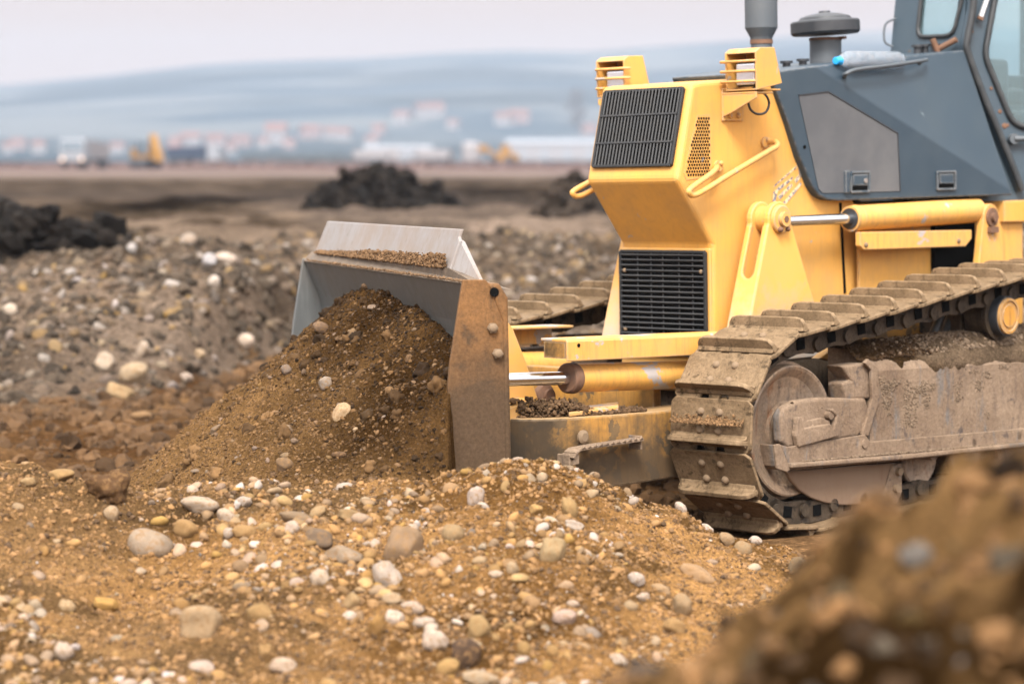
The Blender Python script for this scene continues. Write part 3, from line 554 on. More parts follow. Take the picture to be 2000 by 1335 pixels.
for i, a in enumerate([
    (788, 1060, 72, 84, 20, (.36, .255, .165), 'large brown wedge-shaped stone standing upright on the bank'), (757, 1122, 82, 52, 38, WHT, 'large smooth white stone lying slantwise on the bank'),
    (672, 1086, 84, 48, 12, (.40, .32, .24), 'grey brown angular stone left of the large white stone'), (848, 1250, 58, 44, 40, (.68, .58, .50), 'pale oval pebble tilted against a dark brown stone'),
    (905, 1275, 66, 70, 30, DRK, 'dark brown angular stone, darkest on the gravel bank'), (1103, 1207, 50, 33, 4, PNK, 'pink oval pebble lying alone on the bank'),
    (935, 1222, 50, 60, 20, (.48, .34, .17), 'tan rounded stone right of the pale tilted pebble'), (388, 984, 82, 36, -3, (.56, .47, .38), 'long flat grey tan stone on the crest of the bank'),
    (360, 1030, 62, 38, 22, GLD, 'golden yellow stone below the long flat stone'), (293, 1062, 92, 62, 20, (.44, .36, .28), 'big grey speckled stone on the left of the bank'),
    (392, 1212, 88, 84, 0, (.50, .37, .23), 'big tan block-like stone standing out of the lower left bank'), (478, 1036, 54, 28, 5, GLD, 'small golden stone among white pebbles on the crest'),
    (622, 1050, 66, 42, 4, (.22, .165, .12), 'dark olive stone behind the angular grey brown stone'), (577, 1008, 76, 26, 14, (.33, .25, .17), 'thin flat brown slab of stone on the crest'),
    (1080, 1072, 50, 58, 18, (.47, .36, .21), 'tan stone with a pale face on the middle of the bank'), (1112, 990, 34, 52, -12, (.50, .35, .17), 'upright golden tan stone near the crest'),
    (1046, 994, 32, 22, 0, (.60, .40, .17), 'small yellow stone left of the upright tan one'), (928, 968, 36, 44, 15, (.55, .47, .42), 'pale grey upright stone just under the crest'),
    (1402, 1018, 58, 50, 25, (.42, .30, .16), 'round olive tan cobble beside the track'), (1352, 1000, 44, 30, 20, PNK, 'pinkish stone left of the round olive cobble'),
    (1363, 1122, 84, 44, 24, (.50, .34, .20), 'long tan stone lying slantwise below the cobbles'), (1330, 1180, 46, 46, 30, (.46, .34, .21), 'tan stone with a broken edge on the right of the bank'),
    (1556, 1108, 54, 48, 20, (.36, .27, .17), 'brown stone at the foot of the bank next to the near mound'), (1450, 1072, 40, 34, 30, (.42, .31, .19), 'brown cobble beneath the white stones by the track'),
    (1446, 1043, 32, 26, 20, WHT, 'small white stone right of the round olive cobble'), (1243, 1131, 38, 28, 22, (.62, .55, .50), 'small whitish pebble right of centre on the bank'),
    (1318, 1222, 48, 30, 24, GLD, 'golden yellow stone low on the right of the bank'), (505, 1196, 58, 42, 8, (.42, .28, .13), 'rounded brown stone right of the big tan block'),
    (207, 1178, 50, 26, 14, (.58, .36, .12), 'flat orange stone in the hollow at lower left'), (130, 1182, 38, 34, 0, (.56, .42, .26), 'pale tan stone in the hollow at far left'),
    (118, 927, 62, 26, -6, (.46, .31, .15), 'tan clod on the crest at far left'), (54, 940, 34, 20, 0, (.46, .33, .18), 'small tan stone beside the clod at far left'),
    (218, 1000, 32, 30, 0, (.52, .40, .27), 'round tan stone below the dark clod'), (620, 1000, 40, 24, -20, (.48, .35, .2), 'tan pointed stone on the crest'),
    (475, 980, 34, 26, -15, WHT, 'white stone on the crest right of the long flat stone'), (440, 1008, 40, 32, 10, (.62, .52, .42), 'pale stone under the crest beside the golden stones'),
    (568, 1030, 36, 34, 30, (.68, .58, .5), 'pale pebble left of the dark olive stone'), (447, 1042, 22, 24, 0, WHT, 'tiny white pebble beside the small golden stone'),
    (688, 1008, 60, 30, 18, (.37, .26, .14), 'brown flat stone right of the thin slab'), (625, 1128, 40, 36, 0, (.62, .52, .42), 'pale stone left of the large white stone'),
    (765, 1170, 44, 26, -10, (.52, .40, .27), 'tan oval stone right below the large white stone'), (802, 1186, 54, 30, 12, (.58, .48, .40), 'grey pink oval stone below the large white stone'),
    (770, 1205, 40, 34, 24, (.70, .60, .52), 'whitish stone in the pebble cluster under the white stone'), (826, 1215, 50, 26, -8, WHT, 'bright white flat pebble in the pebble cluster'),
    (688, 1172, 34, 36, 10, (.46, .33, .18), 'golden brown stone left of the pebble cluster'), (735, 1220, 34, 46, 0, (.42, .25, .09), 'rusty orange upright stone in the pebble cluster'),
    (683, 1204, 30, 26, 0, (.72, .64, .57), 'small white stone left of the rusty upright stone'), (875, 1303, 50, 40, 0, (.50, .33, .14), 'golden stone at the bottom edge under the dark stone'),
    (938, 1322, 78, 40, 5, (.52, .42, .30), 'broad pale stone cut by the bottom edge'), (1022, 1268, 34, 40, 24, (.42, .28, .12), 'ochre stone on the lower middle of the bank'),
    (1000, 1110, 30, 26, 0, (.50, .39, .26), 'small round tan stone right of the large white stone'), (885, 1040, 46, 38, 14, (.42, .31, .18), 'rounded tan stone right of the large wedge-shaped stone'),
    (1122, 1025, 42, 20, 16, WHT, 'thin white chip under the upright tan stone'), (1290, 1150, 44, 22, 20, (.5, .36, .22), 'flat tan stone right of the small whitish pebble'),
    (555, 1302, 58, 34, 10, (.62, .5, .4), 'pale stone at the bottom edge left of centre'), (392, 1300, 56, 26, 6, (.62, .52, .46), 'whitish flat stone at the bottom edge on the left'),
    (520, 1268, 30, 30, 0, GLD, 'small golden stone above the pale bottom stone'), (125, 1268, 44, 40, 0, (.64, .54, .46), 'whitish stone near the bottom left corner'),
    (1208, 1288, 40, 26, 30, (.66, .58, .5), 'white pebble low on the right of the bank'), (1255, 1165, 30, 20, 0, (.60, .5, .42), 'small pale pebble above the golden yellow stone'),
    (1418, 1052, 36, 26, 30, (.44, .32, .2), 'tan cobble tucked under the round olive cobble'), (1475, 1055, 28, 20, 30, (.68, .6, .54), 'small pale stone at the end of the cobble row'),
    (1380, 1030, 30, 20, 20, (.72, .63, .57), 'white chip under the pinkish stone'), (1328, 990, 30, 22, 25, (.66, .58, .52), 'pale chip at the start of the cobble row')]):
    stone(*a, k=i % 14)
stone(213, 952, 96, 82, 0, (.15, .085, .04), 'dark brown clod of soil on the crest of the bank', k=3, clod=True, cat='soil clod')
# on the heap by the blade (sharp in the photograph)
HG = 'stones on the soil heap by the blade'
for i, a in enumerate([
    (668, 808, 46, 34, -50, (.62, .46, .29), 'pale cut-looking oval stone in the middle of the heap'), (636, 750, 30, 28, 0, (.40, .34, .29), 'round grey pebble above the pale oval stone'),
    (557, 908, 42, 32, 15, (.28, .19, .115), 'brown cupped stone near the foot of the heap'), (484, 722, 28, 18, -15, (.42, .33, .25), 'pale tan stone on the left skyline of the heap'),
    (560, 722, 22, 22, -40, (.26, .21, .18), 'grey pebble below the left skyline of the heap'), (594, 617, 42, 30, -8, (.12, .075, .045), 'dark lump on the upper left skyline of the heap'),
    (626, 642, 36, 24, 18, (.24, .165, .115), 'brown stone under the dark skyline lump'), (687, 655, 18, 26, 30, (.32, .22, .13), 'tan stone high in the middle of the heap'),
    (727, 604, 22, 12, 0, (.34, .27, .22), 'small grey pebble near the peak of the heap'), (760, 763, 22, 17, 10, (.30, .19, .10), 'small brown stone right of the grey pebble'),
    (421, 839, 30, 14, -38, (.30, .23, .17), 'thin grey stone on the left flank of the heap'), (350, 842, 24, 20, -20, (.30, .25, .21), 'grey stone low on the left flank of the heap'),
    (562, 843, 22, 24, 0, (.34, .26, .19), 'roundish tan pebble left of the pale oval stone'), (560, 892, 28, 14, 0, (.30, .22, .14), 'small tan stone just above the cupped stone'),
    (606, 623, 14, 16, 30, (.36, .31, .28), 'grey chip below the dark skyline lump'), (694, 840, 12, 12, 0, (.66, .5, .34), 'tiny cream pebble under the pale oval stone'),
    (575, 862, 16, 14, 0, (.30, .23, .18), 'small grey brown pebble below the round tan one'), (664, 890, 34, 14, 5, (.16, .10, .06), 'dark flat stone low on the right of the heap'),
    (800, 705, 18, 18, 0, (.22, .14, .08), 'brown stone near the blade edge of the heap'), (718, 560, 30, 14, 0, (.26, .18, .12), 'brown slab just below the peak of the heap'),
    (334, 932, 18, 14, 0, (.34, .22, .13), 'brown pebble at the left foot of the heap'), (382, 922, 22, 10, -10, (.30, .24, .19), 'grey flat pebble at the left foot of the heap')]):
    stone(*a, hf=heap_w, rng=(8.6, 12.6), k=(i*3) % 14, group=HG, lift=.22)
TG = 'stones by the grey ground behind the heap'
for i, a in enumerate([(235, 772, 58, 36, 22, (.50, .37, .22), 'long tan stone at the foot of the grey rubble slope'), (262, 735, 60, 44, 0, (.52, .42, .3), 'yellowish rock above the long tan stone'), (205, 715, 40, 40, 20, (.62, .54, .45), 'pale rock at the left of the rubble slope'),
    (475, 672, 46, 32, 0, (.80, .70, .62), 'bright pale rock on the rubble slope'), (364, 740, 26, 22, 0, (.62, .55, .5), 'small pale stone on the rubble slope'), (418, 555, 24, 26, 20, (.85, .8, .76), 'white stone high on the rubble slope'),
    (390, 700, 26, 26, 0, (.60, .48, .34), 'tan stone left of the bright pale rock'), (440, 510, 44, 26, 0, (.72, .64, .58), 'pale rock on the skyline of the rubble slope'), (410, 510, 30, 26, 0, (.60, .63, .70), 'bluish white rock on the skyline of the rubble slope'),
    (20, 610, 30, 26, 0, (.75, .68, .6), 'white stone at the left edge of the rubble slope'), (278, 690, 28, 36, 20, (.58, .5, .42), 'upright pale stone above the yellowish rock'), (365, 475, 40, 30, -20, (.46, .41, .37), 'grey boulder behind the rubble slope'), (258, 492, 20, 20, 0, (.62, .64, .68), 'light grey stone beside the dark mound'), (277, 815, 44, 18, 0, (.34, .22, .12), 'brown stone on the flat brown ground')]):
    stone(*a, hf=ground_h, rng=(10.5, 60), k=(i*5) % 14, group=TG, lift=.3)

# ------------------------------------------------------------------ village, vehicles and trees far behind
def flat(name, col, rough=.7, emit=0):
    m, t, p = new_mat(name); c0 = n_coord(t); setv(p.inputs['Base Color'], n_mix(t, n_noise(t, c0, 1.2, 4), tuple(c*.88 for c in col), col)); p.inputs['Roughness'].default_value = rough
    if emit: p.inputs['Emission Color'].default_value = (*col, 1); p.inputs['Emission Strength'].default_value = emit
    return m
FW, FR, FP, FG, FB, FY = flat('lime white wall', (0.204, 0.192, 0.197)), flat('tiled roof', (0.112, 0.0465, 0.0355)), flat('pink plaster wall', (0.223, 0.155, 0.148)), flat('pale sheet metal', (0.192, 0.204, 0.226)), flat('blue lorry paint', (0.0062, 0.017, 0.0419)), flat('distant yellow paint', (0.233, 0.112, 0.0129))
FT, FK, FD = flat('dark tyre', (.03, .03, .035)), flat('twigs and bark', (.05, .043, .042)), flat('window glass', (.06, .08, .1), .15)
def far_h(x, y): return np.where(np.asarray(y) > 900, np.maximum(hill_h(x, y), ground_h(x, y)-1), ground_h(x, y))
def house(px, py, w, h, wall, label, d0=950, d1=2400):
    P = hit(px, py, far_h, d0, d1, 900); s = P[1]/FPX; W, H = w*s, h*s; r = empty('house', P, random.uniform(-.5, .5)); tag(r, label, 'house', 'houses at the foot of the hills')
    wh = H*.62; D = W*.8
    MB().box((0, 0, wh/2-1), (W, D, wh+2)).build('wall', wall, r)
    MB().prism([(-W*.56, -D*.55, wh), (-W*.56, D*.55, wh), (-W*.56, 0, H)], (W*1.12, 0, 0)).build('roof', FR if wall is not FG else FG, r)
    for i in (-1, 1): MB().box((i*W*.22, -D/2-.02, wh*.55), (W*.14, .08, wh*.34)).build('window', FD, r)
HL = [(35, 292, 26, 22, FP), (75, 300, 24, 26, FW), (15, 300, 20, 22, FW), (230, 300, 26, 22, FW), (345, 290, 24, 24, FP), (372, 288, 34, 30, FW), (340, 300, 24, 20, FW), (420, 285, 34, 24, FP), (468, 286, 36, 22, FP), (540, 282, 38, 42, FW), (515, 290, 20, 22, FW), (605, 270, 34, 26, FP), (645, 272, 24, 24, FW), (672, 274, 26, 24, FW), (740, 262, 22, 20, FP), (786, 240, 30, 24, FW), (835, 228, 44, 26, FW), (850, 222, 30, 22, FP), (985, 245, 30, 26, FW), (1012, 240, 36, 26, FP), (1150, 262, 26, 20, FP), (725, 285, 24, 20, FW), (450, 300, 20, 18, FW), (565, 290, 22, 20, FP), (885, 252, 22, 18, FW)]
HN = ['at the far left edge below the hill', 'second from the left edge', 'cut by the left edge', 'right of the white lorry', 'left in the middle row', 'brightest left of the long hedge', 'low behind the blue lorry', 'above the blue lorry', 'above the left end of the hedge', 'tallest, in the middle of the hedge', 'left of the tallest house', 'right of the tallest house', 'small, above the hedge', 'above the right end of the hedge', 'at the hedge end below the hill', 'left on the higher slope', 'largest on the higher slope', 'on the higher slope behind the largest', 'above the yellow loader', 'above the pale hall', 'beside the bare tree', 'low beyond the hedge end', 'small, behind the blue lorry', 'low behind the hedge', 'alone between slope and tank']
for q, n in zip(HL, HN): house(*q, {id(FP): 'pink walled house with red roof ', id(FW): 'white walled house with red roof '}[id(q[4])]+n)
def shed(px, py, w, h, label, d0=420, d1=900):
    P = hit(px, py, far_h, d0, d1, 900); s = P[1]/FPX; W, H = w*s, h*s; r = empty('industrial_hall', P); tag(r, label, 'industrial hall', 'pale industrial halls')
    MB().box((0, 0, H*.4-.5), (W, H*1.5, H*.8+1)).build('wall', FW, r); MB().prism([(-W*.51, -H*.8, H*.8), (-W*.51, H*.8, H*.8), (-W*.51, 0, H)], (W*1.02, 0, 0)).build('roof', FG, r)
    for i in np.linspace(-.35, .35, 4): MB().box((i*W, -H*.75-.02, H*.35), (W*.07, .1, H*.5)).build('door', FG, r)
shed(778, 312, 130, 34, 'long pale hall with a low roof behind the broad dark mound'); shed(1085, 300, 190, 46, 'very long pale hall beside the bonnet of the bulldozer')
def wheels(r, xs, y, rad, w=.3):
    for x in xs:
        for s in (-1, 1): MB().cyl((x, s*y-w/2, rad), (x, s*y+w/2, rad), rad, n=20).build('wheel', FT, r)
def lorry(px, py, d, yaw, label, cabm, boxm, lit=False):
    P = atY(px, py, d); P[2] = ground_h(P[0:1], P[1:2])[0]; r = empty('lorry', P, R_(yaw)); tag(r, label, 'lorry', 'lorries standing beyond the site')
    c = MB().prism([(3.9, -1.2, .7), (4.0, -1.2, 1.6), (3.6, -1.2, 2.9), (2.1, -1.2, 2.9), (2.1, -1.2, .7)], (0, 2.4, 0)).build('cab', cabm, r, .06)
    MB().prism([(4.0, -1.05, 1.75), (3.72, -1.05, 2.62), (3.76, -1.05, 2.64), (4.04, -1.05, 1.77)], (0, 2.1, 0)).build('windscreen', FD, c)
    MB().box((-1.1, 0, .8), (6.4, 1.0, .25)).build('chassis', FT, r)
    MB().prism([(1.9, -1.25, 1.0), (1.9, -1.25, 2.75), (-4.2, -1.25, 2.45), (-4.0, -1.25, 1.0)], (0, 2.5, 0)).build('tipper_body', boxm, r, .04)
    wheels(r, (3.0, -1.6, -3.0), 1.05, .5)
    for s in (-1, 1): MB().cyl((3.9, s*.95, .95), (4.02, s*.95, .95), .14).build('headlight', flat('lit lamp', (1, .70, .52), .3, .22) if lit else FG, c)
lorry(166, 329, 235, -98, 'white lorry with lit headlamps on the left horizon', FG, FW, True)
lorry(385, 328, 330, -20, 'blue lorry right of the yellow digger arm', FG, FB); lorry(735, 316, 430, 10, 'white lorry behind the broad dark mound', FW, FW); lorry(838, 314, 420, 160, 'pale lorry right of the long hall', FG, FW)
P = atY(285, 330, 230); P[2] = .62; r = tag(empty('excavator', P, R_(-60)), 'yellow digger with raised arm on the left horizon', 'excavator')
MB().box((0, .8, .45), (3.4, .5, .8)).box((0, -.8, .45), (3.4, .5, .8)).build('track', FT, r, .15); MB().box((-.3, 0, 1.45), (2.6, 1.9, 1.0)).build('body', FY, r, .1)
MB().prism([(.0, -1.0, 1.4), (1.1, -1.0, 1.4), (.9, -1.0, 2.7), (.1, -1.0, 2.7)], (0, .9, 0)).build('cab', FD, r, .05)
MB().bar((.9, .4, 1.6), (1.0, .4, 3.3), .6, .6).bar((1.0, .4, 3.2), (2.1, .4, 1.5), .5, .5).build('boom', FY, r, .05); MB().prism([(1.7, 0, .8), (2.5, 0, .7), (2.4, 0, 1.7), (1.9, 0, 1.6)], (0, .8, 0)).build('bucket', FY, r, .05)
P = atY(983, 312, 380); P[2] = .55; r = tag(empty('loader', P, R_(160)), 'yellow loader between the white tank and the pale hall', 'loader')
MB().prism([(-2.4, -1, .7), (1.2, -1, .7), (1.4, -1, 1.5), (-.2, -1, 1.8), (-2.3, -1, 1.9)], (0, 2, 0)).build('body', FY, r, .08); MB().prism([(-1.0, -.8, 1.8), (.3, -.8, 1.8), (.1, -.8, 3.2), (-.9, -.8, 3.2)], (0, 1.6, 0)).build('cab', FY, r, .06)
wheels(r, (-1.4, 1.3), .95, .75, .5); MB().bar((.8, 0, 1.5), (3.0, 0, 2.6), .5, .4).build('arm', FY, r); MB().prism([(2.8, -1.2, 2.0), (3.8, -1.2, 2.2), (3.5, -1.2, 3.2), (2.9, -1.2, 3.0)], (0, 2.4, 0)).build('bucket', FY, r)
P = atY(920, 302, 420); P[2] = .5; r = tag(empty('storage_tank', P), 'white round storage tank left of the yellow loader', 'storage tank')
MB().lathe((0, 0, .6), (0, 0, 1), [(0, 1.5), (.3, 1.65), (2.8, 1.65), (3.3, 1.1), (3.5, .02)], 24).build('tank', FW, r); [MB().cyl((math.cos(a)*1.2, math.sin(a)*1.2, -.3), (math.cos(a)*1.2, math.sin(a)*1.2, .8), .1).build('leg', FG, r) for a in (0, 1.57, 3.14, 4.71)]
def leafy(mb, n, c, rad, size, rng):
    for _ in range(n):
        v = rng.normal(size=3); v /= np.linalg.norm(v); p = np.asarray(c)+v*np.asarray(rad)*rng.uniform(.45, 1.05); a = rng.normal(size=3); a /= np.linalg.norm(a); b = np.cross(a, v); b /= (np.linalg.norm(b)+1e-6)
        s = size*rng.uniform(.5, 1.3); mb.add([p-a*s, p+b*s*.4, p+a*s, p-b*s*.4], [(0, 1, 2, 3)])
rg = np.random.default_rng(5)
P = hit(1125, 252, far_h, 700, 1500, 600); s = P[1]/FPX; r = tag(empty('bare_tree', P), 'tall dark bare tree rising left of the bonnet', 'tree'); H = 82*s
MB().cyl((0, 0, -1), (0, 0, H*.7), H*.035, H*.012, 10).build('trunk', FK, r); mb = MB()
for k in range(7): leafy(mb, 130, (rg.normal()*H*.05, rg.normal()*H*.05, H*(.2+.11*k)), (H*.20, H*.20, H*.15), H*.035, rg)
mb.build('crown', FK, r, fixn=False)
HED = flat('dark hedge leaves', (.045, .05, .05)); r = empty('hedge', (0, 0, 0)); tag(r, 'long dark hedge below the houses left of centre', 'hedge'); mb = MB(); tr = MB()
for k in range(30):
    q = hit(475+k*8.6, 297, far_h, 330, 520, 300); leafy(mb, 60, q+np.array([0, 0, 1.0]), (.8, .9, 1.25*(1+.3*rg.normal())), .33, rg); tr.cyl(q-np.array([0, 0, .4]), q+np.array([0, 0, 1.2]), .07, .04, 6)
mb.build('foliage', HED, r, fixn=False); tr.build('stem', FK, r)
mb = MB(); SCRUB = flat('dry scrub', (.11, .068, .058))
for k in range(520):
    x = rg.uniform(-75, 45); y = rg.uniform(255, 330); leafy(mb, 9, (x, y, .75), (.9, .6, .45), .35, rg)
tag(mb.build('dry_scrub', SCRUB, None, fixn=False), 'belt of reddish brown scrub across the far edge of the site', 'scrub', kind='stuff')
# ================================================================== the bulldozer (x forward, y to its left, z up)
DZ = empty('bulldozer'); DZ.matrix_world = Matrix.Translation(Vector(MO)) @ Matrix([list(map(float, r)) for r in MR]).to_4x4()
tag(DZ, 'yellow crawler bulldozer with grey engine covers and a muddy angled blade', 'bulldozer')
mirror = lambda pts: [np.asarray(p)*np.array([1, -1, 1]) for p in pts]
HYW = .285
def sp(px, py, y): return S(px, py, y)
def side(pts, y): return [S(a, b, y) for a, b in pts]
# --- bonnet
A_, B_, C_ = S(1352, 164, HYW), S(1322, 351, HYW), S(1392, 480, HYW)
hp = [A_, B_, C_, (C_[0]+.02, HYW, .52), (-2.7, HYW, .52), (-2.7, HYW, 1.375), (-1.4, HYW, 1.38), (-1.1, HYW, 1.9), S(1515, 150, HYW)-np.array([.1, 0, .05]), S(1515, 150, HYW), (A_[0]-.06, HYW, A_[2]+.012)]
hood = MB().prism([np.array([p[0], HYW, p[2]]) for p in hp], (0, -2*HYW, 0)).build('bonnet', M['yellow'], DZ, .022, 3)
# seam and lower side details
s0, s1 = S(1640, 396, HYW), S(1649, 572, HYW)
MB().bar(s0+[0, .002, 0], s1+[0, .002, 0], .012, .012).build('seam', M['void'], hood)
x0 = S(1660, 470, HYW)
MB().prism([(x0[0]-.02, HYW+.02, .60), (x0[0]-.02, HYW+.02, 1.36), (-2.7, HYW+.02, 1.36), (-2.7, HYW+.02, .60)], (0, .02, 0)).build('side_plate', M['yellow'], hood, .008)
# sloping upper grille
nf = np.cross(B_-A_, [0, 1, 0]); nf /= np.linalg.norm(nf); nf = nf if nf[0] > 0 else -nf
G = [onplane(px, py, A_, nf) for px, py in ((1186, 182), (1345, 172), (1311, 325), (1160, 325))]
def symm(q):                                             # centre a traced opening on the machine's middle
    w = (q[1][1]-q[0][1]+q[2][1]-q[3][1])/4*.985; zt = (q[0]+q[1])/2; zb = (q[3]+q[2])/2
    return [np.array([zt[0], -w, zt[2]]), np.array([zt[0], w, zt[2]]), np.array([zb[0], w, zb[2]]), np.array([zb[0], -w, zb[2]])]
def grille(name, q, n, nv, nh, vw, label=None, heavy=True, matd='void'):
    q = symm(q); g = MB().prism([p+n*.001 for p in q], n*.004).build(name, M[matd], DZ)
    fr = MB(); pts = q+[q[0]]
    for a, b in zip(pts[:-1], pts[1:]): fr.bar(a+n*.010, b+n*.010, .014, .018, up=n)
    fr.build('grille_frame', M['black'], g, .003)
    s = MB(); U = lambda u, v: (q[0]*(1-u)+q[1]*u)*(1-v)+(q[3]*(1-u)+q[2]*u)*v
    if heavy:
        for i in range(nv):
            u = (i+.8)/(nv+.6); a, b = U(u, .01), U(u, .99); d = (b-a)/np.linalg.norm(b-a); sd = np.cross(d, n); t_ = n*.86+sd*.5*(1 if sd[1] > 0 else -1); t_ /= np.linalg.norm(t_)
            s.bar(a+n*.012, b+n*.012, .006, .022, up=t_)
        for v in nh: s.bar(U(.01, v)+n*.022, U(.99, v)+n*.022, .008, .008, up=n)
    else:
        for j in range(nv):
            v = (j+.7)/(nv+.4); a, b = U(.01, v), U(.99, v); s.bar(a+n*.012, b+n*.012, .006, .012, up=np.array([.8, 0, .6]))
        for u in nh: s.bar(U(u, .0)+n*.006, U(u, 1)+n*.006, .006, .006, up=n)
    s.build('slats', M['slat'], g)
    return g, U
g1, _ = grille('upper_grille', G, nf, 23, (.335, .70), .006)
nl = np.array([1., 0, 0]); G2 = [onplane(px, py, C_+np.array([.022, 0, 0]), nl) for px, py in ((1213, 488), (1379, 494), (1379, 690), (1211, 690))]
fp = MB().prism([(C_[0]+.004, -HYW+.002, C_[2]-.012), (C_[0]+.004, HYW-.002, C_[2]-.012), (C_[0]+.004, HYW-.002, .53), (C_[0]+.004, -HYW+.002, .53)], (.014, 0, 0)).build('radiator_frame', M['yellow'], DZ, .006)
g2, U2 = grille('lower_grille', G2, nl, 19, (.2, .36, .5, .69, .85), .006, heavy=False)
for u, v in ((.05, .19), (.955, .19), (.05, .77), (.965, .80)): MB().dome(U2(u, v)+nl*.012, nl, .011, .008, 10).build('screw', M['bolt'], g2)
# perforated vent in the bonnet side
vq = [S(*p, HYW) for p in ((1361, 225), (1386, 223), (1389, 346), (1340, 352), (1335, 338))]
vent = MB().prism([np.array([p[0], HYW-.002, p[2]]) for p in vq], (0, .004, 0)).build('perforated_vent', M['yellow'], DZ)
P2 = [(p[0], p[2]) for p in vq]
def inside(x, z, poly, mg=.009):
    c = True; n = len(poly); ar = sum(poly[i][0]*poly[(i+1) % n][1]-poly[(i+1) % n][0]*poly[i][1] for i in range(n))
    for i in range(n):
        (ax, az), (bx, bz) = poly[i], poly[(i+1) % n]; d = ((bx-ax)*(z-az)-(bz-az)*(x-ax))/math.hypot(bx-ax, bz-az)*(1 if ar > 0 else -1)
        if d < mg: return False
    return True
ho = MB()
for i in range(60):
    for j in range(60):
        x = -.6+(i+.5*(j % 2))*.0175; z = 1.4+j*.0152
        if inside(x, z, P2): ho.cyl((x, HYW+.0015, z), (x, HYW+.003, z), .0068, n=8)
ho.build('hole', M['void'], vent); tag(bpy.data.objects['hole'], kind='stuff')
# worn decal
dq = lambda pts, o=.0025: [np.array([p[0], HYW+o, p[2]]) for p in side(pts, HYW)]
dec = MB().prism(dq([(1508, 388), (1510, 368), (1555, 318), (1563, 322), (1564, 352), (1530, 398)], .0005), (0, .0012, 0)).build('decal', M['yellow_worn'], hood)
MB().prism(dq([(1510, 366), (1512, 361), (1555, 323), (1556, 327)]), (0, .001, 0)).prism(dq([(1508, 396), (1509, 376), (1520, 365), (1548, 344), (1546, 352), (1518, 374), (1513, 398)]), (0, .001, 0))\
    .prism(dq([(1528, 396), (1562, 356), (1565, 360), (1534, 399)]), (0, .001, 0)).prism(dq([(1518, 384), (1545, 358), (1547, 363), (1522, 390)]), (0, .001, 0)).prism(dq([(1550, 352), (1561, 338), (1563, 347), (1553, 358)]), (0, .001, 0)).build('worn_stripe', worn('faded stripe', (.05, .055, .065), .6, chips=((.60, .38, .15), .50, 60), dust=((.5, .47, .45), .5, 40)), hood)
MB().prism(dq([(1556, 318), (1566, 308), (1568, 330), (1562, 350)]), (0, .001, 0)).build('bare_patch', M['spill'], hood)
# grab rails on the bonnet
def rail(s):
    y0, y1 = HYW, HYW+.075; f = lambda px, py, y: S(px, py, y)*np.array([1, s, 1])
    pts = [f(1401, 324, y0-.01), f(1392, 337, y0+.05), f(1352, 366, y1), f(1346, 376, y1+.004), f(1362, 379, y1), f(1430, 338, y1), f(1500, 296, y1), f(1517, 286, y1), f(1514, 277, y0+.05), f(1493, 279, y0-.01)]
    o = MB().tube(bez(pts, 5), .0135, 12).build('grab_rail', M['yellow_worn'], DZ)
    for px, py in ((1401, 324), (1492, 278)): c = f(px, py, y0); MB().cyl(c, c+np.array([0, s*.012, 0]), .026, n=16).dome(c+np.array([-.012, s*.012, .012]), (0, s, 0), .012, .012).build('rail_flange', M['yellow'], o)
rail(1); rail(-1)
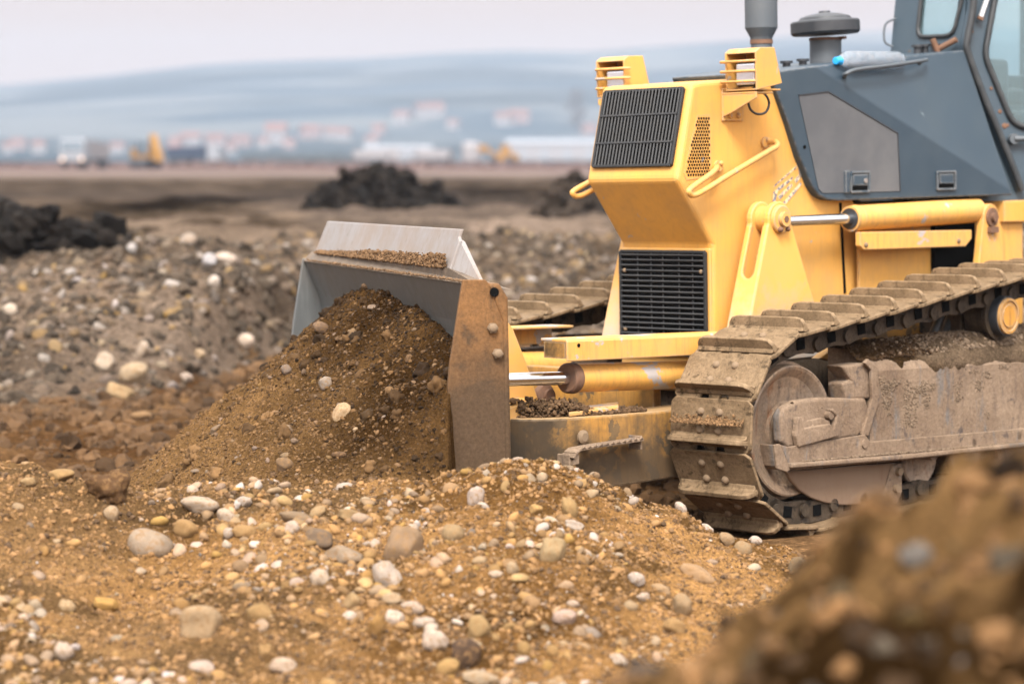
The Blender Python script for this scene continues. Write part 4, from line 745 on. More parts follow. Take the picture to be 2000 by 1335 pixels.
# --- head lamps in their guards
def lamp(s):
    yo, yi = .50, .315; q = lambda px, py, y=yo: S(px, py, y)
    F0, F1, T0, T1, K0 = q(1478, 176), q(1478, 104), q(1504, 92), q(1513, 95), q(1528, 163)
    def at(p, y): return np.array([p[0], y*s, p[2]])
    zb, zt = F0[2], T0[2]
    prof = [np.array([F0[0], 0, F0[2]]), np.array([F0[0]+.005, 0, F1[2]+.008]), np.array([F0[0]-.03, 0, zt-.003]), np.array([T1[0], 0, zt]), np.array([K0[0], 0, K0[2]])]
    r = MB().prism([at(p, yo) for p in prof], (0, -s*.008, 0)).prism([at(p, yi) for p in prof], (0, s*.008, 0))
    top = [prof[1], prof[2], prof[3]]
    for a, b in ((prof[1]+[-.005, 0, 0], prof[2]), (prof[2], prof[3])):
        r.prism([at(a, yo-.009), at(b, yo-.009), at(b, yi+.009), at(a, yi+.009)], (0, 0, -.007))
    r.prism([at(prof[3], yo-.009), at(prof[4], yo-.009), at(prof[4], yi+.009), at(prof[3], yi+.009)], (.008, 0, 0))
    r.prism([at(prof[0], yo-.009), at(prof[4]+[0, 0, prof[0][2]-prof[4][2]], yo-.009), at(prof[4]+[0, 0, prof[0][2]-prof[4][2]], yi+.009), at(prof[0], yi+.009)], (0, 0, .008))
    g = r.build('lamp_guard', M['yellow'], DZ, .004)
    h = F1[2]-F0[2]
    for k in (.25, .53, .80): MB().tube([at(F0, yo-.002)+[.006, 0, h*k], at(F0, yo-.002)+[.016, -s*.02, h*k], at(F0, yi)+[.016, -s*.015, h*k], at(F0, yi)+[-.02, -s*.015, h*k]], .0065, 8).build('guard_bar', M['yellow_worn'], g)
    cx = F0[0]-.05; cz = F0[2]+h*.45
    MB().box((cx-.025, s*(yo+yi)/2, cz), (.07, .125, h*.66)).build('lamp_housing', M['black'], g, .01)
    MB().box((cx+.013, s*(yo+yi)/2, cz), (.014, .110, h*.58)).build('lens', M['lens'], g, .006)
    # bracket on the bonnet side
    c = F0; k = MB().prism([at(c+[-.002, 0, -.006], yo-.004), at(c+[-.002, 0, -.006], HYW), at(c+[-.002, 0, -.12], HYW), at(c+[-.002, 0, -.10], HYW+.06), at(c+[-.002, 0, -.035], yo-.004)], (-.008, 0, 0))
    k.box((c[0]-.075, s*(HYW+.006), c[2]-.06), (.15, .010, .15)).box((c[0]-.07, s*(HYW+.10), c[2]-.010), (.14, .2, .008))
    k.build('lamp_bracket', M['yellow'], g, .003)
    for dx in (-.05, -.11): MB().dome((c[0]+dx, s*(HYW+.011), c[2]-.11), (0, s, 0), .014, .012).build('bracket_bolt', M['yellow_worn'], g)
    y = HYW+.09; o = lambda px, py: S(px, py, y)*np.array([1, s, 1])
    MB().tube(bez([o(1474, 170), o(1464, 180), o(1460, 192), o(1466, 214), o(1480, 223), o(1496, 219), o(1502, 202), o(1497, 188), o(1486, 178)], 6), .0058, 8).build('lamp_cable', M['rubber'], g)
lamp(1); lamp(-1)

# --- grey engine covers
gn = np.array([.14, 1.8, 0]); gn /= np.linalg.norm(gn); g0_ = np.array([-.7, .308, 1.7]); yi = .25      # the covers widen towards the cab
def gp(px, py, o=0): return onplane(px, py, g0_, gn)+gn*o
lo = [gp(*q) for q in [(1503, 141), (1590, 129), (1974, 371), (1978, 381), (1640, 392), (1618, 390), (1601, 382), (1588, 365), (1562, 305), (1542, 245)]]
Q = S(1883, 98, yi); near = lo[:2]+[Q]+lo[2:]; nn = len(near); far = mirror(near)
eb = MB(); eb.add(near, [[0, 1]+list(range(3, nn)), [1, 2, 3]]); eb.add(far, [([0, 1]+list(range(3, nn)))[::-1], [3, 2, 1]])
eb.add(near+far, [(i, (i+1) % nn, nn+(i+1) % nn, nn+i) for i in range(nn)])
bm_ = eb.build('engine_cover', M['grey'], DZ)
me = bm_.data; b = bmesh.new(); b.from_mesh(me); bmesh.ops.remove_doubles(b, verts=b.verts, dist=1e-5); b.to_mesh(me); b.free()
bv = bm_.modifiers.new('bevel', 'BEVEL'); bv.width = .008; bv.segments = 2; bv.limit_method = 'ANGLE'; bv.angle_limit = R_(12)
ec = bm_
def flush(pts, th, y=0, o=.001): return ([gp(a, b, o) for a, b in pts], gn*th)
sc = MB().prism(*flush([(1559, 186), (1616, 179), (1752, 260), (1757, 373), (1692, 375), (1606, 377), (1598, 368)], .0025)).build('mesh_screen', M['screen'], ec)
rim = MB(); q = [gp(a, b, .004) for a, b in [(1559, 186), (1616, 179), (1752, 260), (1757, 373)]]
for a, b in zip(q[:-1], q[1:]): rim.bar(a, b, .006, .006, up=(0, 1, 0))
rim.build('screen_rim', M['cap'], ec)
def latch(px, py, w, h):
    r = MB()
    for a, b in (((px, py), (px+w, py-1)), ((px, py+h), (px+w, py+h-1)), ((px, py), (px, py+h)), ((px+w, py-1), (px+w, py+h-1))):
        r.bar(gp(*a, .006), gp(*b, .006), .012, .012, up=gn)
    o = r.build('latch', M['grey'], ec, .003)
    MB().prism(*flush([(px+3, py+h*.70), (px+w-3, py+h*.69), (px+w-3, py+h-3), (px+3, py+h-2)], .003, 0, .002)).build('latch_recess', M['void'], ec)
    MB().prism(*flush([(px+4, py+4), (px+w-4, py+3), (px+w-4, py+h*.66), (px+4, py+h*.67)], .009, 0, .002)).build('latch_flap', M['grey'], ec, .003)
    return o
l1 = latch(1660, 337, 36, 38); latch(1829, 336, 35, 34)
MB().cyl(gp(1687, 353, .010), gp(1687, 353, .016), .012, n=16).build('lock_cylinder', M['spill'], ec)
MB().box(gp(1651, 355, .008), (.03, .02, .11)).build('hinge', M['grey'], ec, .004)
MB().cyl(gp(1571, 287), gp(1571, 287, .004), .009, n=12).build('bolt_hole', M['void'], ec)
hb = bez([S(1649, 148, .345), S(1653, 144, .385), S(1675, 136, .39), S(1740, 128, .375), S(1800, 119, .345), S(1810, 117, .31)], 5)
MB().tube(hb, .010, 10).dome(hb[0], (0, 1, 0), .016, .01).dome(S(1795, 122, .33), (0, 1, 0), .016, .012).build('cover_handle', M['dull'], ec)
for px, py in ((1536, 128), (1568, 124), (1792, 96), (1806, 95), (1828, 94)):
    c = S(px, py, .05); c[2] = max(c[2], np.interp(c[0], [Q[0], lo[1][0]], [Q[2], lo[1][2]])); MB().cyl(c-[0, 0, .03], c+[0, 0, .012], .02, n=12).cyl(c+[0, 0, .010], c+[0, 0, .022], .032, n=12).build('cover_knob', M['cap'], ec)
# --- exhaust, air cleaner
ex = S(1487, 70, 0.0); zt = S(1487, 55, 0)[2]
MB().lathe((ex[0], 0, 1.96), (0, 0, 1), [(0, .052), (zt-1.96-.06, .052), (zt-1.96-.045, .056), (zt-1.96, .080), (zt-1.96+.75, .080), (zt-1.96+.8, .05), (zt-1.96+1.0, .05)], 36).build('exhaust_stack', M['dull'], DZ)
zn = S(1487, 82, 0)[2]
MB().lathe((ex[0], 0, zn-.01), (0, 0, 1), [(0, .056), (.02, .056)], 36).build('exhaust_clamp', M['rust'], DZ)
pc = S(1612, 62, 0.0); z0 = pc[2]
st = MB().lathe((pc[0], 0, 1.95), (0, 0, 1), [(0, .080), (z0-1.95-.03, .080)], 36).build('air_cleaner_pipe', M['dull'], DZ)
MB().lathe((pc[0], 0, z0-.045), (0, 0, 1), [(0, .083), (.012, .083)], 36).box((pc[0]-.02, .085, z0-.035), (.02, .05, .014)).build('pipe_clamp', M['rust'], st)
cr_ = MB().lathe((0, 0, -.025), (0, 0, 1), [(0, .07), (.0, .165), (.012, .175), (.062, .175), (.070, .168), (.074, .135), (.088, .125), (.10, .09), (.108, .045), (.11, .03), (.118, .028), (.118, .001)], 44).build('air_cleaner_cap', M['cap'], st)
cr_.location = (pc[0], 0, z0+.01); cr_.rotation_euler = (R_(1.6), R_(1.6), 0)

# --- cab
def ring_panel(mb, outer, inner, d, mi=0):
    n = len(outer); o2 = [p+d for p in outer]; i2 = [p+d for p in inner]
    mb.add(outer+inner, [(i, (i+1) % n, n+(i+1) % n, n+i) for i in range(n)], mi); mb.add(o2+i2, [(n+i, n+(i+1) % n, (i+1) % n, i) for i in range(n)], mi)
    mb.add(inner+i2, [(i, (i+1) % n, n+(i+1) % n, n+i) for i in range(n)], mi); mb.add(outer+o2, [(n+i, n+(i+1) % n, (i+1) % n, i) for i in range(n)], mi)
def roundq(c, r, k=4):
    out = []; n = len(c)
    for i in range(n):
        p, a, b = c[i], c[i-1], c[(i+1) % n]; u = (a-p)/np.linalg.norm(a-p); v = (b-p)/np.linalg.norm(b-p)
        for t_ in np.linspace(0, 1, k): out.append(p+u*r*(1-t_)**2+v*r*t_**2)
    return out
def resamp(c, per):                                      # outer loop with as many points as the rounded inner loop
    out = []; n = len(c)
    for i in range(n):
        p, a, b = c[i], c[i-1], c[(i+1) % n]
        for t_ in np.linspace(-1, 1, per): out.append(p+((a-p) if t_ < 0 else (b-p))*abs(t_)*.12)
    return out
xf = S(1885, 95, .24)[0]; zb, zt2 = S(1885, 95, .24)[2], 2.95
kx = .10                                                 # front leans back with height
def cabp(y, z, off=0): return np.array([xf+off-(z-zb)*kx, y, z])
dx = S(1990, 379, .30)
W0, W1 = .24, .20
cb = MB(); ring_w = MB()
fo = [cabp(-W0, zb-.03), cabp(W0, zb-.03), cabp(W1, zt2), cabp(-W1, zt2)]
nfp = np.cross(fo[1]-fo[0], fo[2]-fo[0]); nfp /= np.linalg.norm(nfp); nfp = nfp if nfp[0] > 0 else -nfp
wq = [onplane(a, b, fo[0], nfp) for a, b in ((1792, 73), (1862, 70), (1895, -60), (1806, -60))]
wq = [wq[0], wq[1], np.array([wq[2][0], wq[2][1], wq[2][2]]), wq[3]]
wo = [onplane(a, b, fo[0], nfp) for a, b in ((1768, 80), (1880, 77), (1908, -90), (1782, -90))]
# front frame with its window
inner = roundq(wq, .05); outer = resamp(fo, 4)
ring_panel(cb, outer, inner, -nfp*.04)
MB_front = cb.build('cab_front', M['cab_grey'], DZ)
MB().prism(roundq([q*1.0-nfp*.012 for q in wq], .05), -nfp*.006).build('windscreen', M['glass'], MB_front)
sl = MB(); sq = inner+[inner[0]]
sl.tube([p+nfp*.004 for p in sq], .012, 8); sl.build('window_seal', M['rubber'], MB_front)
# angled door panels, near and far
def door(s):
    a0 = np.array([xf-.16+.02, .24+.005, 1.36]); a0[0] = xf-.02; r0 = np.array([xf-.62, .62, 1.36])
    tops = [np.array([xf-(zt2-zb)*kx, W1, zt2]), np.array([xf-.62-(zt2-zb)*.03, .56, zt2])]
    out = [a0, r0, tops[1], tops[0]]; n = np.cross(out[1]-out[0], out[3]-out[0]); n /= np.linalg.norm(n); n = n if n[1] > 0 else -n
    g = [onplane(a, b, out[0], n) for a, b in ((1922, 108), (1976, 240), (2010, 252), (2120, 245), (2130, -120), (1964, -120))]
    ms = np.array([1, s, 1]); cbm = MB(); inn = roundq(g, .05); o6 = [out[0]+(out[3]-out[0])*.45, out[0], out[0]+(out[1]-out[0])*.4, out[1], out[2], out[3]]
    ring_panel(cbm, [p*ms for p in resamp(o6, 4)], [p*ms for p in inn], -n*ms*.04)
    d = cbm.build('cab_door', M['cab_grey'], DZ)
    MB().prism([(p-n*.012)*ms for p in inn], -n*ms*.006).build('door_glass', M['glass'], d)
    MB().tube([(p+n*.006)*ms for p in inn+[inn[0]]], .017, 8).build('door_seal', M['rubber'], d)
    h = onplane(1976, 272, out[0], n); MB().cyl(h*ms, (h+n*.04)*ms, .028, n=16).tube([(h+n*.035)*ms, (h+n*.05+(out[1]-out[0])*.12)*ms, (h+n*.05+(out[1]-out[0])*.3+np.array([0, 0, .03]))*ms], .016, 10).build('door_handle', M['dull'], d)
    if s > 0:
        w0, w1 = onplane(1933, -30, out[0], n)+n*.03, onplane(1911, 34, out[0], n)+n*.03; MB().bar(w0, w1, .02, .014, up=n).build('wiper_arm', M['white'], d)
        MB().bar(w1, onplane(1909, 40, out[0], n)+n*.03, .03, .02, up=n).build('wiper_end', M['rust'], d)
        ru = MB()
        for px, py, r in ((1936, 173, .010), (1953, 218, .012), (1962, 246, .016), (1899, 62, .008), (1968, 245, .010)): c = onplane(px, py, out[0], n); ru.lathe(c, n, [(0, r), (.004, r*.8), (.005, .001)], 9)
        ru.build('rust_spot', M['rust'], d)
    return out
D = door(1); door(-1)
# roof, rear, side walls and floor of the cab, out of the picture but there
rw = MB(); yr = .80
rw.box((xf-1.15, 0, 2.99), (1.6, 1.3, .08)); rw.box((xf-1.9, 0, 1.75), (.05, 1.25, .8))
for s in (-1, 1): rw.box((xf-1.26, s*.62, 1.72), (1.25, .04, .74)); rw.bar((xf-.70, s*.60, 1.4), (xf-.70, s*.55, 2.95), .06, .06); rw.bar((xf-1.88, s*.62, 1.4), (xf-1.88, s*.60, 2.95), .06, .06)
rw.box((xf-1.05, 0, 1.37), (1.5, 1.2, .05)).build('cab_shell', M['cab_grey'], DZ, .006)
se = MB().box((xf-1.15, 0, 1.78), (.5, .5, .16)).box((xf-1.42, 0, 2.15), (.14, .48, .75)).box((xf-1.2, .33, 1.95), (.4, .08, .10)).box((xf-1.2, -.33, 1.95), (.4, .08, .10)).build('driver_seat', M['cap'], DZ, .04, 3)
MB().box((xf-.38, .0, 1.75), (.2, .40, .75)).build('dashboard', M['cab_grey'], DZ, .03)
pi = [onplane(a, b, D[0], np.array([.55, .83, 0]))+np.array([.02, .02, 0]) for a, b in ((1903, -60), (1898, 20), (1887, 80), (1889, 105), (1920, 190), (1958, 280), (1994, 372))]
MB().tube(bez(pi, 4), .019, 10).build('pillar_seal', M['rubber'], DZ)
pj = [p+np.array([-.012, -.022, 0]) for p in pi]; MB().tube(bez(pj, 4), .022, 10).build('door_pillar', M['cab_grey'], DZ)
MB().tube(bez([cabp(-W0+.03, 2.20, .02), cabp(-W0-.005, 2.23, .05), cabp(-W0-.005, 2.32, .05), cabp(-W0+.04, 2.35, .02)], 4), .006, 8).build('mirror_bracket', M['dull'], DZ)
rb = MB(); c = S(1834, 88, .12); rb.cyl(c+[.0, 0, -.05], c+[.03, -.02, .03], .016, n=10).cyl(c+[0, .0, -.02], c+[-.03, .09, .025], .016, n=10); rb.build('rusty_bolt', M['rust'], DZ)

# --- lift cylinders and their towers
def lift(s):
    ms = np.array([1, s, 1]); f = lambda px, py, y: S(px, py, y)*ms
    yo, yn = .455, .32; c = S(1523, 428, yo); R0 = .083
    bl, br = S(1456, 632, yo), S(1612, 612, yo)
    arc = [np.array([c[0]+math.cos(a)*R0, 0, c[2]+math.sin(a)*R0]) for a in np.linspace(R_(-12), R_(188), 14)]
    prof = arc+[np.array([br[0]-.035, 0, .66]), np.array([bl[0]+.03, 0, .66])]
    tw = MB()
    for y, t_ in ((yo, -.035), (yn, .035)): tw.prism([p*[1, 0, 1]+[0, s*y, 0] for p in prof], (0, s*t_*.9, 0))
    fl, ft = np.array([bl[0]+.03, 0, .66]), np.array([c[0]+R0*.98, 0, c[2]-.02])
    g = lambda k: fl+(ft-fl)*k
    # plate closing the front of the tower, with a slot at the top
    y0, y1 = yn+.003, yo-.003; ymid = (y0+y1)/2; hw = .034; fw = np.array([.004, 0, .002])
    us = [(.985, hw), (.72, hw)]+[(.66-.055*math.sin(k), hw*math.cos(k)) for k in np.linspace(0, math.pi, 9)]+[(.72, -hw), (.985, -hw)]
    tw.prism([g(.0)+fw+[0, s*y0, 0], g(.0)+fw+[0, s*y1, 0], g(.985)+fw+[0, s*y1, 0]]+[g(k)+fw+[0, s*(ymid+q_), 0] for k, q_ in us]+[g(.985)+fw+[0, s*y0, 0]], (-.02, 0, 0))
    t_ = tw.build('lift_tower', M['yellow_tower'], DZ, .006)
    b = MB().lathe(c*ms+[0, s*.001, 0], (0, s, 0), [(0, .068), (.014, .066), (.018, .060)], 28).lathe(c*ms+[0, s*.018, 0], (0, s, 0), [(0, .034), (.022, .034)], 20); b.cyl(c*ms-[0, s*.11, 0], c*ms-[0, s*.030, 0], .062, n=28)
    b.build('pivot_boss', M['yellow_worn'], t_)
    MB().cyl(c*ms+[0, s*.03, 0], c*ms+[0, s*.043, 0], .017, n=6).build('pivot_bolt', M['rust'], t_)
    for dx, r_ in ((.025, .014), (-.03, .012)): MB().dome(c*ms+[dx, s*.018, -.047], (0, s, 0), r_, .02).build('locking_bolt', M['rust'], t_)
    ym = (yo+yn)/2; a = np.array([c[0], s*ym, c[2]]); r_in = S(1662, 427, ym)*ms; e = S(1906, 420, ym)*ms; e[2] = r_in[2]+.015; a2 = np.array([a[0], a[1], r_in[2]])
    d = (e-a2)/np.linalg.norm(e-a2)
    cyl = MB().cyl(r_in, e, .063, n=36).lathe(r_in-d*.012, d, [(0, .036), (.002, .062), (.05, .0665), (.055, .0635)], 36)
    cyl.cyl(e, e+d*.03, .045, n=24).build('lift_cylinder', M['yellow_worn'], DZ)
    L = bpy.context.scene.objects[:] and DZ.children[-1]
    L = [o for o in DZ.children if o.name.startswith('lift_cylinder')][-1]
    MB().cyl(a2+d*.075, r_in+d*.02, .0265, n=28).build('piston_rod', M['chrome'], L); MB().cyl(a2+d*.03, a2+d*.10, .035, n=24).build('rod_eye', M['yellow_worn'], L)
    MB().cyl(r_in-d*.014, r_in+d*.004, .052, n=28).build('cylinder_seal', M['cap'], L)
    q = [S(px, py, ym+.055)*ms for px, py in ((1680, 453), (1898, 449), (1898, 466), (1886, 481), (1688, 488), (1680, 480))]
    MB().prism(q, (0, -s*.03, 0)).build('cylinder_guard', M['yellow_worn'], L, .004)
    for px, py in ((1691, 478), (1872, 470)): k = S(px, py, ym+.056)*ms; MB().dome(k, (0, s, 0), .013, .01).build('guard_bolt', M['bolt'], L)
    # rear bracket
    c2 = S(1936, 424, yo); R1 = .070; x2 = c2[0]
    arc = [np.array([x2+math.cos(k)*R1, 0, c2[2]+math.sin(k)*R1]) for k in np.linspace(R_(-5), R_(185), 12)]
    rb = MB().prism([p*[1, 0, 1]+[0, s*yo, 0] for p in arc+[np.array([x2-.12, 0, c2[2]-.28]), np.array([x2+.12, 0, c2[2]-.28])]], (0, -s*.04, 0)).build('rear_bracket', M['yellow_worn'], DZ, .005)
    MB().lathe(c2*ms, (0, s, 0), [(0, .05), (.012, .048)], 24).cyl(c2*ms+[0, s*.012, 0], c2*ms+[0, s*.03, 0], .026, n=6).box(c2*ms+[0, s*.012, -.065], (.075, .02, .03)).build('bracket_pin', M['rust'], rb)
    de = side([(1962, 393), (2060, 388), (2060, 432), (1962, 434)], yo-.02)
    MB().prism([p*ms for p in de], (0, -s*.3, 0)).build('fender', M['yellow'], DZ, .006)
    MB().prism([(x2-.10, s*(yo-.05), c2[2]-.02), (-2.7, s*(yo-.05), c2[2]-.02), (-2.7, s*(yo-.05), .66), (x2-.10, s*(yo-.05), .66)], (0, -s*.25, 0)).build('side_frame', M['yellow_worn'], DZ, .006)
lift(1); lift(-1)
# dark recess between side plate and rear bracket with a hose
gx = S(1800, 500, .34)[0]; MB().box((gx-.28, .335, 1.0), (.36, .03, .62)).build('service_recess', M['void'], DZ)

# --- tracks
CZ, CR = .42, .425                                        # idler centre height, radius to the back of the shoes
def track_path():
    P = []; top0 = R_(96)
    for k in np.linspace(-math.pi/2, top0, 60): P.append((math.cos(k)*CR, CZ+math.sin(k)*CR))
    P.append((-1.62, 1.005)); sx, sz, sr = -2.75, .55, .47
    for k in np.linspace(R_(92), R_(268), 40): P.append((sx+math.cos(k)*sr, sz+math.sin(k)*sr))
    P.append((-2.3, CZ-CR)); P.append(P[0]); return np.array(P)
PT = track_path(); seg = np.hypot(*np.diff(PT, axis=0).T); cum = np.concatenate([[0], np.cumsum(seg)]); PITCH_N = 38; SPc = cum[-1]/PITCH_N
def on_path(s_):
    s_ = s_ % cum[-1]; return np.array([np.interp(s_, cum, PT[:, 0]), np.interp(s_, cum, PT[:, 1])])
def shoe_mesh(half=.226):
    m = MB(); L0, L1 = -SPc*.50, SPc*.535; th = .016
    # plate (t = x, lateral = y, outward = z) with rounded corners and two notches at the leading edge
    o = [(L0, -half+.025), (L0, half-.025), (L0+.022, half), (L1-.022, half), (L1, half-.025), (L1, .085), (L1-.028, .075), (L1-.028, .035), (L1, .025), (L1, -.025), (L1-.028, -.035), (L1-.028, -.075), (L1, -.085), (L1, -half+.025), (L1-.022, -half), (L0+.022, -half)]
    zc = lambda t_: -.010*max(0, (t_-SPc*.30)/(SPc*.2))+.008*max(0, (-t_-SPc*.32)/(SPc*.18))
    n = len(o); vs = [(a, b, zc(a)) for a, b in o]+[(a, b, zc(a)+th) for a, b in o]
    m.add(vs, [list(range(n))[::-1], list(range(n, 2*n))]+[(i, (i+1) % n, n+(i+1) % n, n+i) for i in range(n)])
    # grouser: upright bar with rounded ends, curved foot on the plate behind it
    g0 = SPc*.33; h = .062; e = half-.012
    pr = [(e, 0), (e-.006, h*.55), (e-.022, h*.88), (e-.05, h)]
    poly = [(y, z) for y, z in pr]+[(-y, z) for y, z in pr[::-1]]
    m.prism([(g0-.011, y, th*.7+z) for y, z in poly], (.022, 0, 0))
    m.prism([(g0-.011, -e+.004, th*.9), (g0-.034, -e+.004, th*.9), (g0-.019, -e+.004, th+.010), (g0-.011, -e+.004, th+.028)], (0, 2*e-.008, 0))
    m.prism([(g0+.011, -e+.004, th*.9), (g0+.024, -e+.004, th*.9), (g0+.011, -e+.004, th+.016)], (0, 2*e-.008, 0))
    return m
sm = shoe_mesh(); bm4 = sm
for x in (-SPc*.23, SPc*.12):
    for y in (-.052, .052): bm4.dome((x, y, .015), (0, 0, 1), .019, .017, 10, 1)
SHOE_ME = BOLT_ME = None
def undercarriage(s):
    global SHOE_ME, BOLT_ME
    yc = .875*s; ch = MB(); shoes = []
    for k in range(PITCH_N):
        s0 = (k+.30)*SPc; a, b = on_path(s0-SPc*.47), on_path(s0+SPc*.47); c = (a+b)/2; d = (b-a)/np.linalg.norm(b-a); n = np.array([d[1], -d[0]])
        if np.dot(n, c-np.array([-1.3, .45])) < 0: n = -n
        # direction of the shoe: grouser leads towards the front on the upper run
        fd = -d
        Mx = Matrix(((fd[0], 0, n[0], c[0]), (0, 1, 0, yc), (fd[1], 0, n[1], c[1]), (0, 0, 0, 1)))
        if SHOE_ME is None:
            o = sm.build('track_shoe', [M['shoe'], M['bolt']], DZ, .004); SHOE_ME = o.data
        else:
            o = bpy.data.objects.new('track_shoe', SHOE_ME); COL.objects.link(o)
            v = o.modifiers.new('bevel', 'BEVEL'); v.width = .004; v.segments = 2; v.limit_method = 'ANGLE'; v.angle_limit = R_(35)
        shoes.append((o, Mx))
        for q in (-.085, .085):                           # chain links behind the shoe
            p = np.array([c[0], yc+q, c[1]]); f3 = np.array([fd[0], 0, fd[1]]); n3 = np.array([n[0], 0, n[1]])
            ch.prism([p+f3*SPc*u-n3*v for u, v in ((-.46, .004), (.46, .004), (.60, .05), (.57, .092), (.42, .110), (.12, .098), (-.12, .098), (-.42, .110), (-.57, .092), (-.60, .05))], (0, .034*(1 if q > 0 else -1), 0))
            ch.prism([p+f3*SPc*u-n3*v+np.array([0, .036*(1 if q > 0 else -1), 0]) for u, v in ((-.13, .03), (.13, .03), (.13, .08), (-.13, .08))], (0, .003*(1 if q > 0 else -1), 0), 1)
        p = np.array([c[0]+fd[0]*SPc*.5, yc, c[1]+fd[1]*SPc*.5])-np.array([n[0], 0, n[1]])*.068
        ch.cyl(p-[0, .135, 0], p+[0, .135, 0], .028, n=16)
    chain = ch.build('track_chain', [M['chain'], M['void']], DZ, .003)
    for o, Mx in shoes: o.parent = chain; o.matrix_local = Mx
    # idler
    yf = .985; pr = [(-.17, .24), (-.17, .285), (-.12, .290), (-.118, .305), (-.055, .305), (-.053, .292), (-.004, .287), (0, .280), (-.004, .268), (-.030, .235), (-.042, .19), (-.048, .13), (-.03, .125), (-.03, .001)]
    MB().lathe((0, s*yf, CZ-.005), (0, s, 0), pr, 64).build('idler_wheel', M['wheel'], DZ)
    # sprocket
    MB().lathe((-2.75, s*.96, .55), (0, s, 0), [(-.12, .34), (0, .34), (0, .27), (-.03, .25), (-.03, .001)], 40).build('sprocket', M['wheel'], DZ)
    f = lambda pts, y: [S(a, b, y)*np.array([1, s, 1]) for a, b in pts]
    # frame box: outer plate with mud, sloping top, flange along the bottom
    yb = 1.03
    tl, tr = S(1698, 705, yb), S(2000, 690, yb); bl, br = S(1700, 900, yb), S(2000, 872, yb); zr_t, zr_b = tr[2], br[2]
    x1 = tl[0]; xe = -2.6; slp = (br[2]-bl[2])/(br[0]-bl[0]); zend = br[2]+slp*(xe-br[0])*.2
    sec = lambda x, zt_, zb_: [np.array([x, s*yb, zb_]), np.array([x, s*yb, zt_-.045]), np.array([x, s*(yb-.015), zt_-.015]), np.array([x, s*(yb-.10), zt_+.055]), np.array([x, s*(yb-.24), zt_+.06]), np.array([x, s*(yb-.24), zb_])]
    fb = MB(); A0, A1 = sec(x1, tl[2], bl[2]), sec(br[0], zr_t, zr_b); A2 = sec(xe, zr_t, zend); n = 6
    fb.add(A0+A1+A2, [(i, (i+1) % n, n+(i+1) % n, n+i) for i in range(n)]+[(n+i, n+(i+1) % n, 2*n+(i+1) % n, 2*n+i) for i in range(n)]+[list(range(n))[::-1], list(range(2*n, 3*n))])
    fr = fb.build('track_frame', M['mudplate'], DZ, .012)
    MB().prism([np.array(p) for p in f([(1690, 700), (1708, 716), (1712, 780), (1690, 850), (1678, 848), (1698, 778), (1696, 722), (1682, 708)], yb+.006)], (0, s*.018, 0)).build('frame_edge_rib', M['mudplate'], fr, .004)
    # front yoke carrying the idler
    yk = yb+.03
    yo_ = MB().prism(f([(1524, 812), (1532, 796), (1556, 782), (1600, 776), (1692, 777), (1698, 800), (1690, 838), (1676, 852), (1540, 875), (1526, 862)], yk-.02), (0, -s*.05, 0))
    yk_o = yo_.build('idler_yoke', M['mudplate'], DZ, .015, 3)
    MB().prism(f([(1548, 815), (1556, 812), (1562, 834), (1612, 826), (1618, 838), (1624, 812), (1612, 800), (1618, 796), (1632, 815), (1630, 850), (1550, 872), (1545, 850)], yk-.018), (0, s*.03, 0)).build('yoke_clip', M['mudplate'], yk_o, .006)
    MB().prism(f([(1600, 815), (1560, 822), (1556, 850), (1620, 846), (1616, 822)], yk-.019), (0, s*.016, 0)).build('yoke_plate', M['mudplate'], yk_o, .005)
    for px, py in ((1588, 838), (1570, 826), (1622, 810), (1688, 866)): c = f([(px, py)], yk)[0]; MB().cyl(c-[0, s*.02, 0], c+[0, s*.006, 0], .02, n=12).build('yoke_bolt', M['mudplate'], yk_o, .003)
    MB().prism(f([(1642, 714), (1690, 708), (1703, 722), (1704, 778), (1652, 780), (1646, 748), (1662, 742)], yk-.03), (0, -s*.09, 0)).build('frame_lug', M['mudplate'], fr, .010)
    # flange strip and wedge in front of it
    z0 = S(1545, 914, yk)[2]; fl = f([(1524, 868), (1541, 872), (1690, 848), (1700, 862), (2000, 850), (2000, 874), (1752, 900), (1546, 918)], yk); xe2 = fl[4]*1.0; 
    fl = fl[:4]+[np.array([xe, s*yk, zr_b+.06]), np.array([xe, s*yk, zr_b])]+fl[5:]
    MB().prism(fl, (0, -s*.012, 0)).build('lower_plate', M['mudplate'], fr, .004)
    ra = f([(1534, 914), (1546, 906), (1752, 889), (2000, 864)], yk)[1:]; ra2 = [p.copy() for p in ra]
    lip = MB(); pp = f([(1530, 908), (1752, 891), (2000, 866)], yk); pp.append(np.array([xe, s*yk, pp[-1][2]]))
    for a, b in zip(pp[:-1], pp[1:]): lip.bar(a+[0, s*.018, 0], b+[0, s*.018, 0], .055, .020)
    lip.build('flange', M['mudplate'], fr, .006)
    MB().prism(f([(1512, 868), (1524, 866), (1545, 916), (1538, 922), (1518, 915)], yk+.03), (0, -s*.012, 0)).prism(f([(1508, 868), (1514, 868), (1526, 918), (1514, 910)], yk-.05), (0, -s*.10, 0)).build('front_wedge', M['mudplate'], fr, .004)
    # curved lower guard and its lug
    arc = [(1536, 920), (1546, 938), (1562, 957), (1585, 972), (1612, 981), (1645, 986), (1690, 985), (1722, 980), (1742, 940), (1752, 903)]
    MB().prism(f(arc, yb-.02), (0, -s*.02, 0)).build('guide_guard', worn('rusty mud plate', (.15, .092, .055), .8, dust=((.17, .115, .075), .7, 4), streak=((.11, .055, .028), .7), bump=(50, .35)), fr, .006)
    MB().prism(f([(1742, 908), (1762, 904), (1762, 960), (1752, 983), (1722, 981)], yb-.012), (0, -s*.02, 0)).build('guard_lug', M['mudplate'], fr, .004)
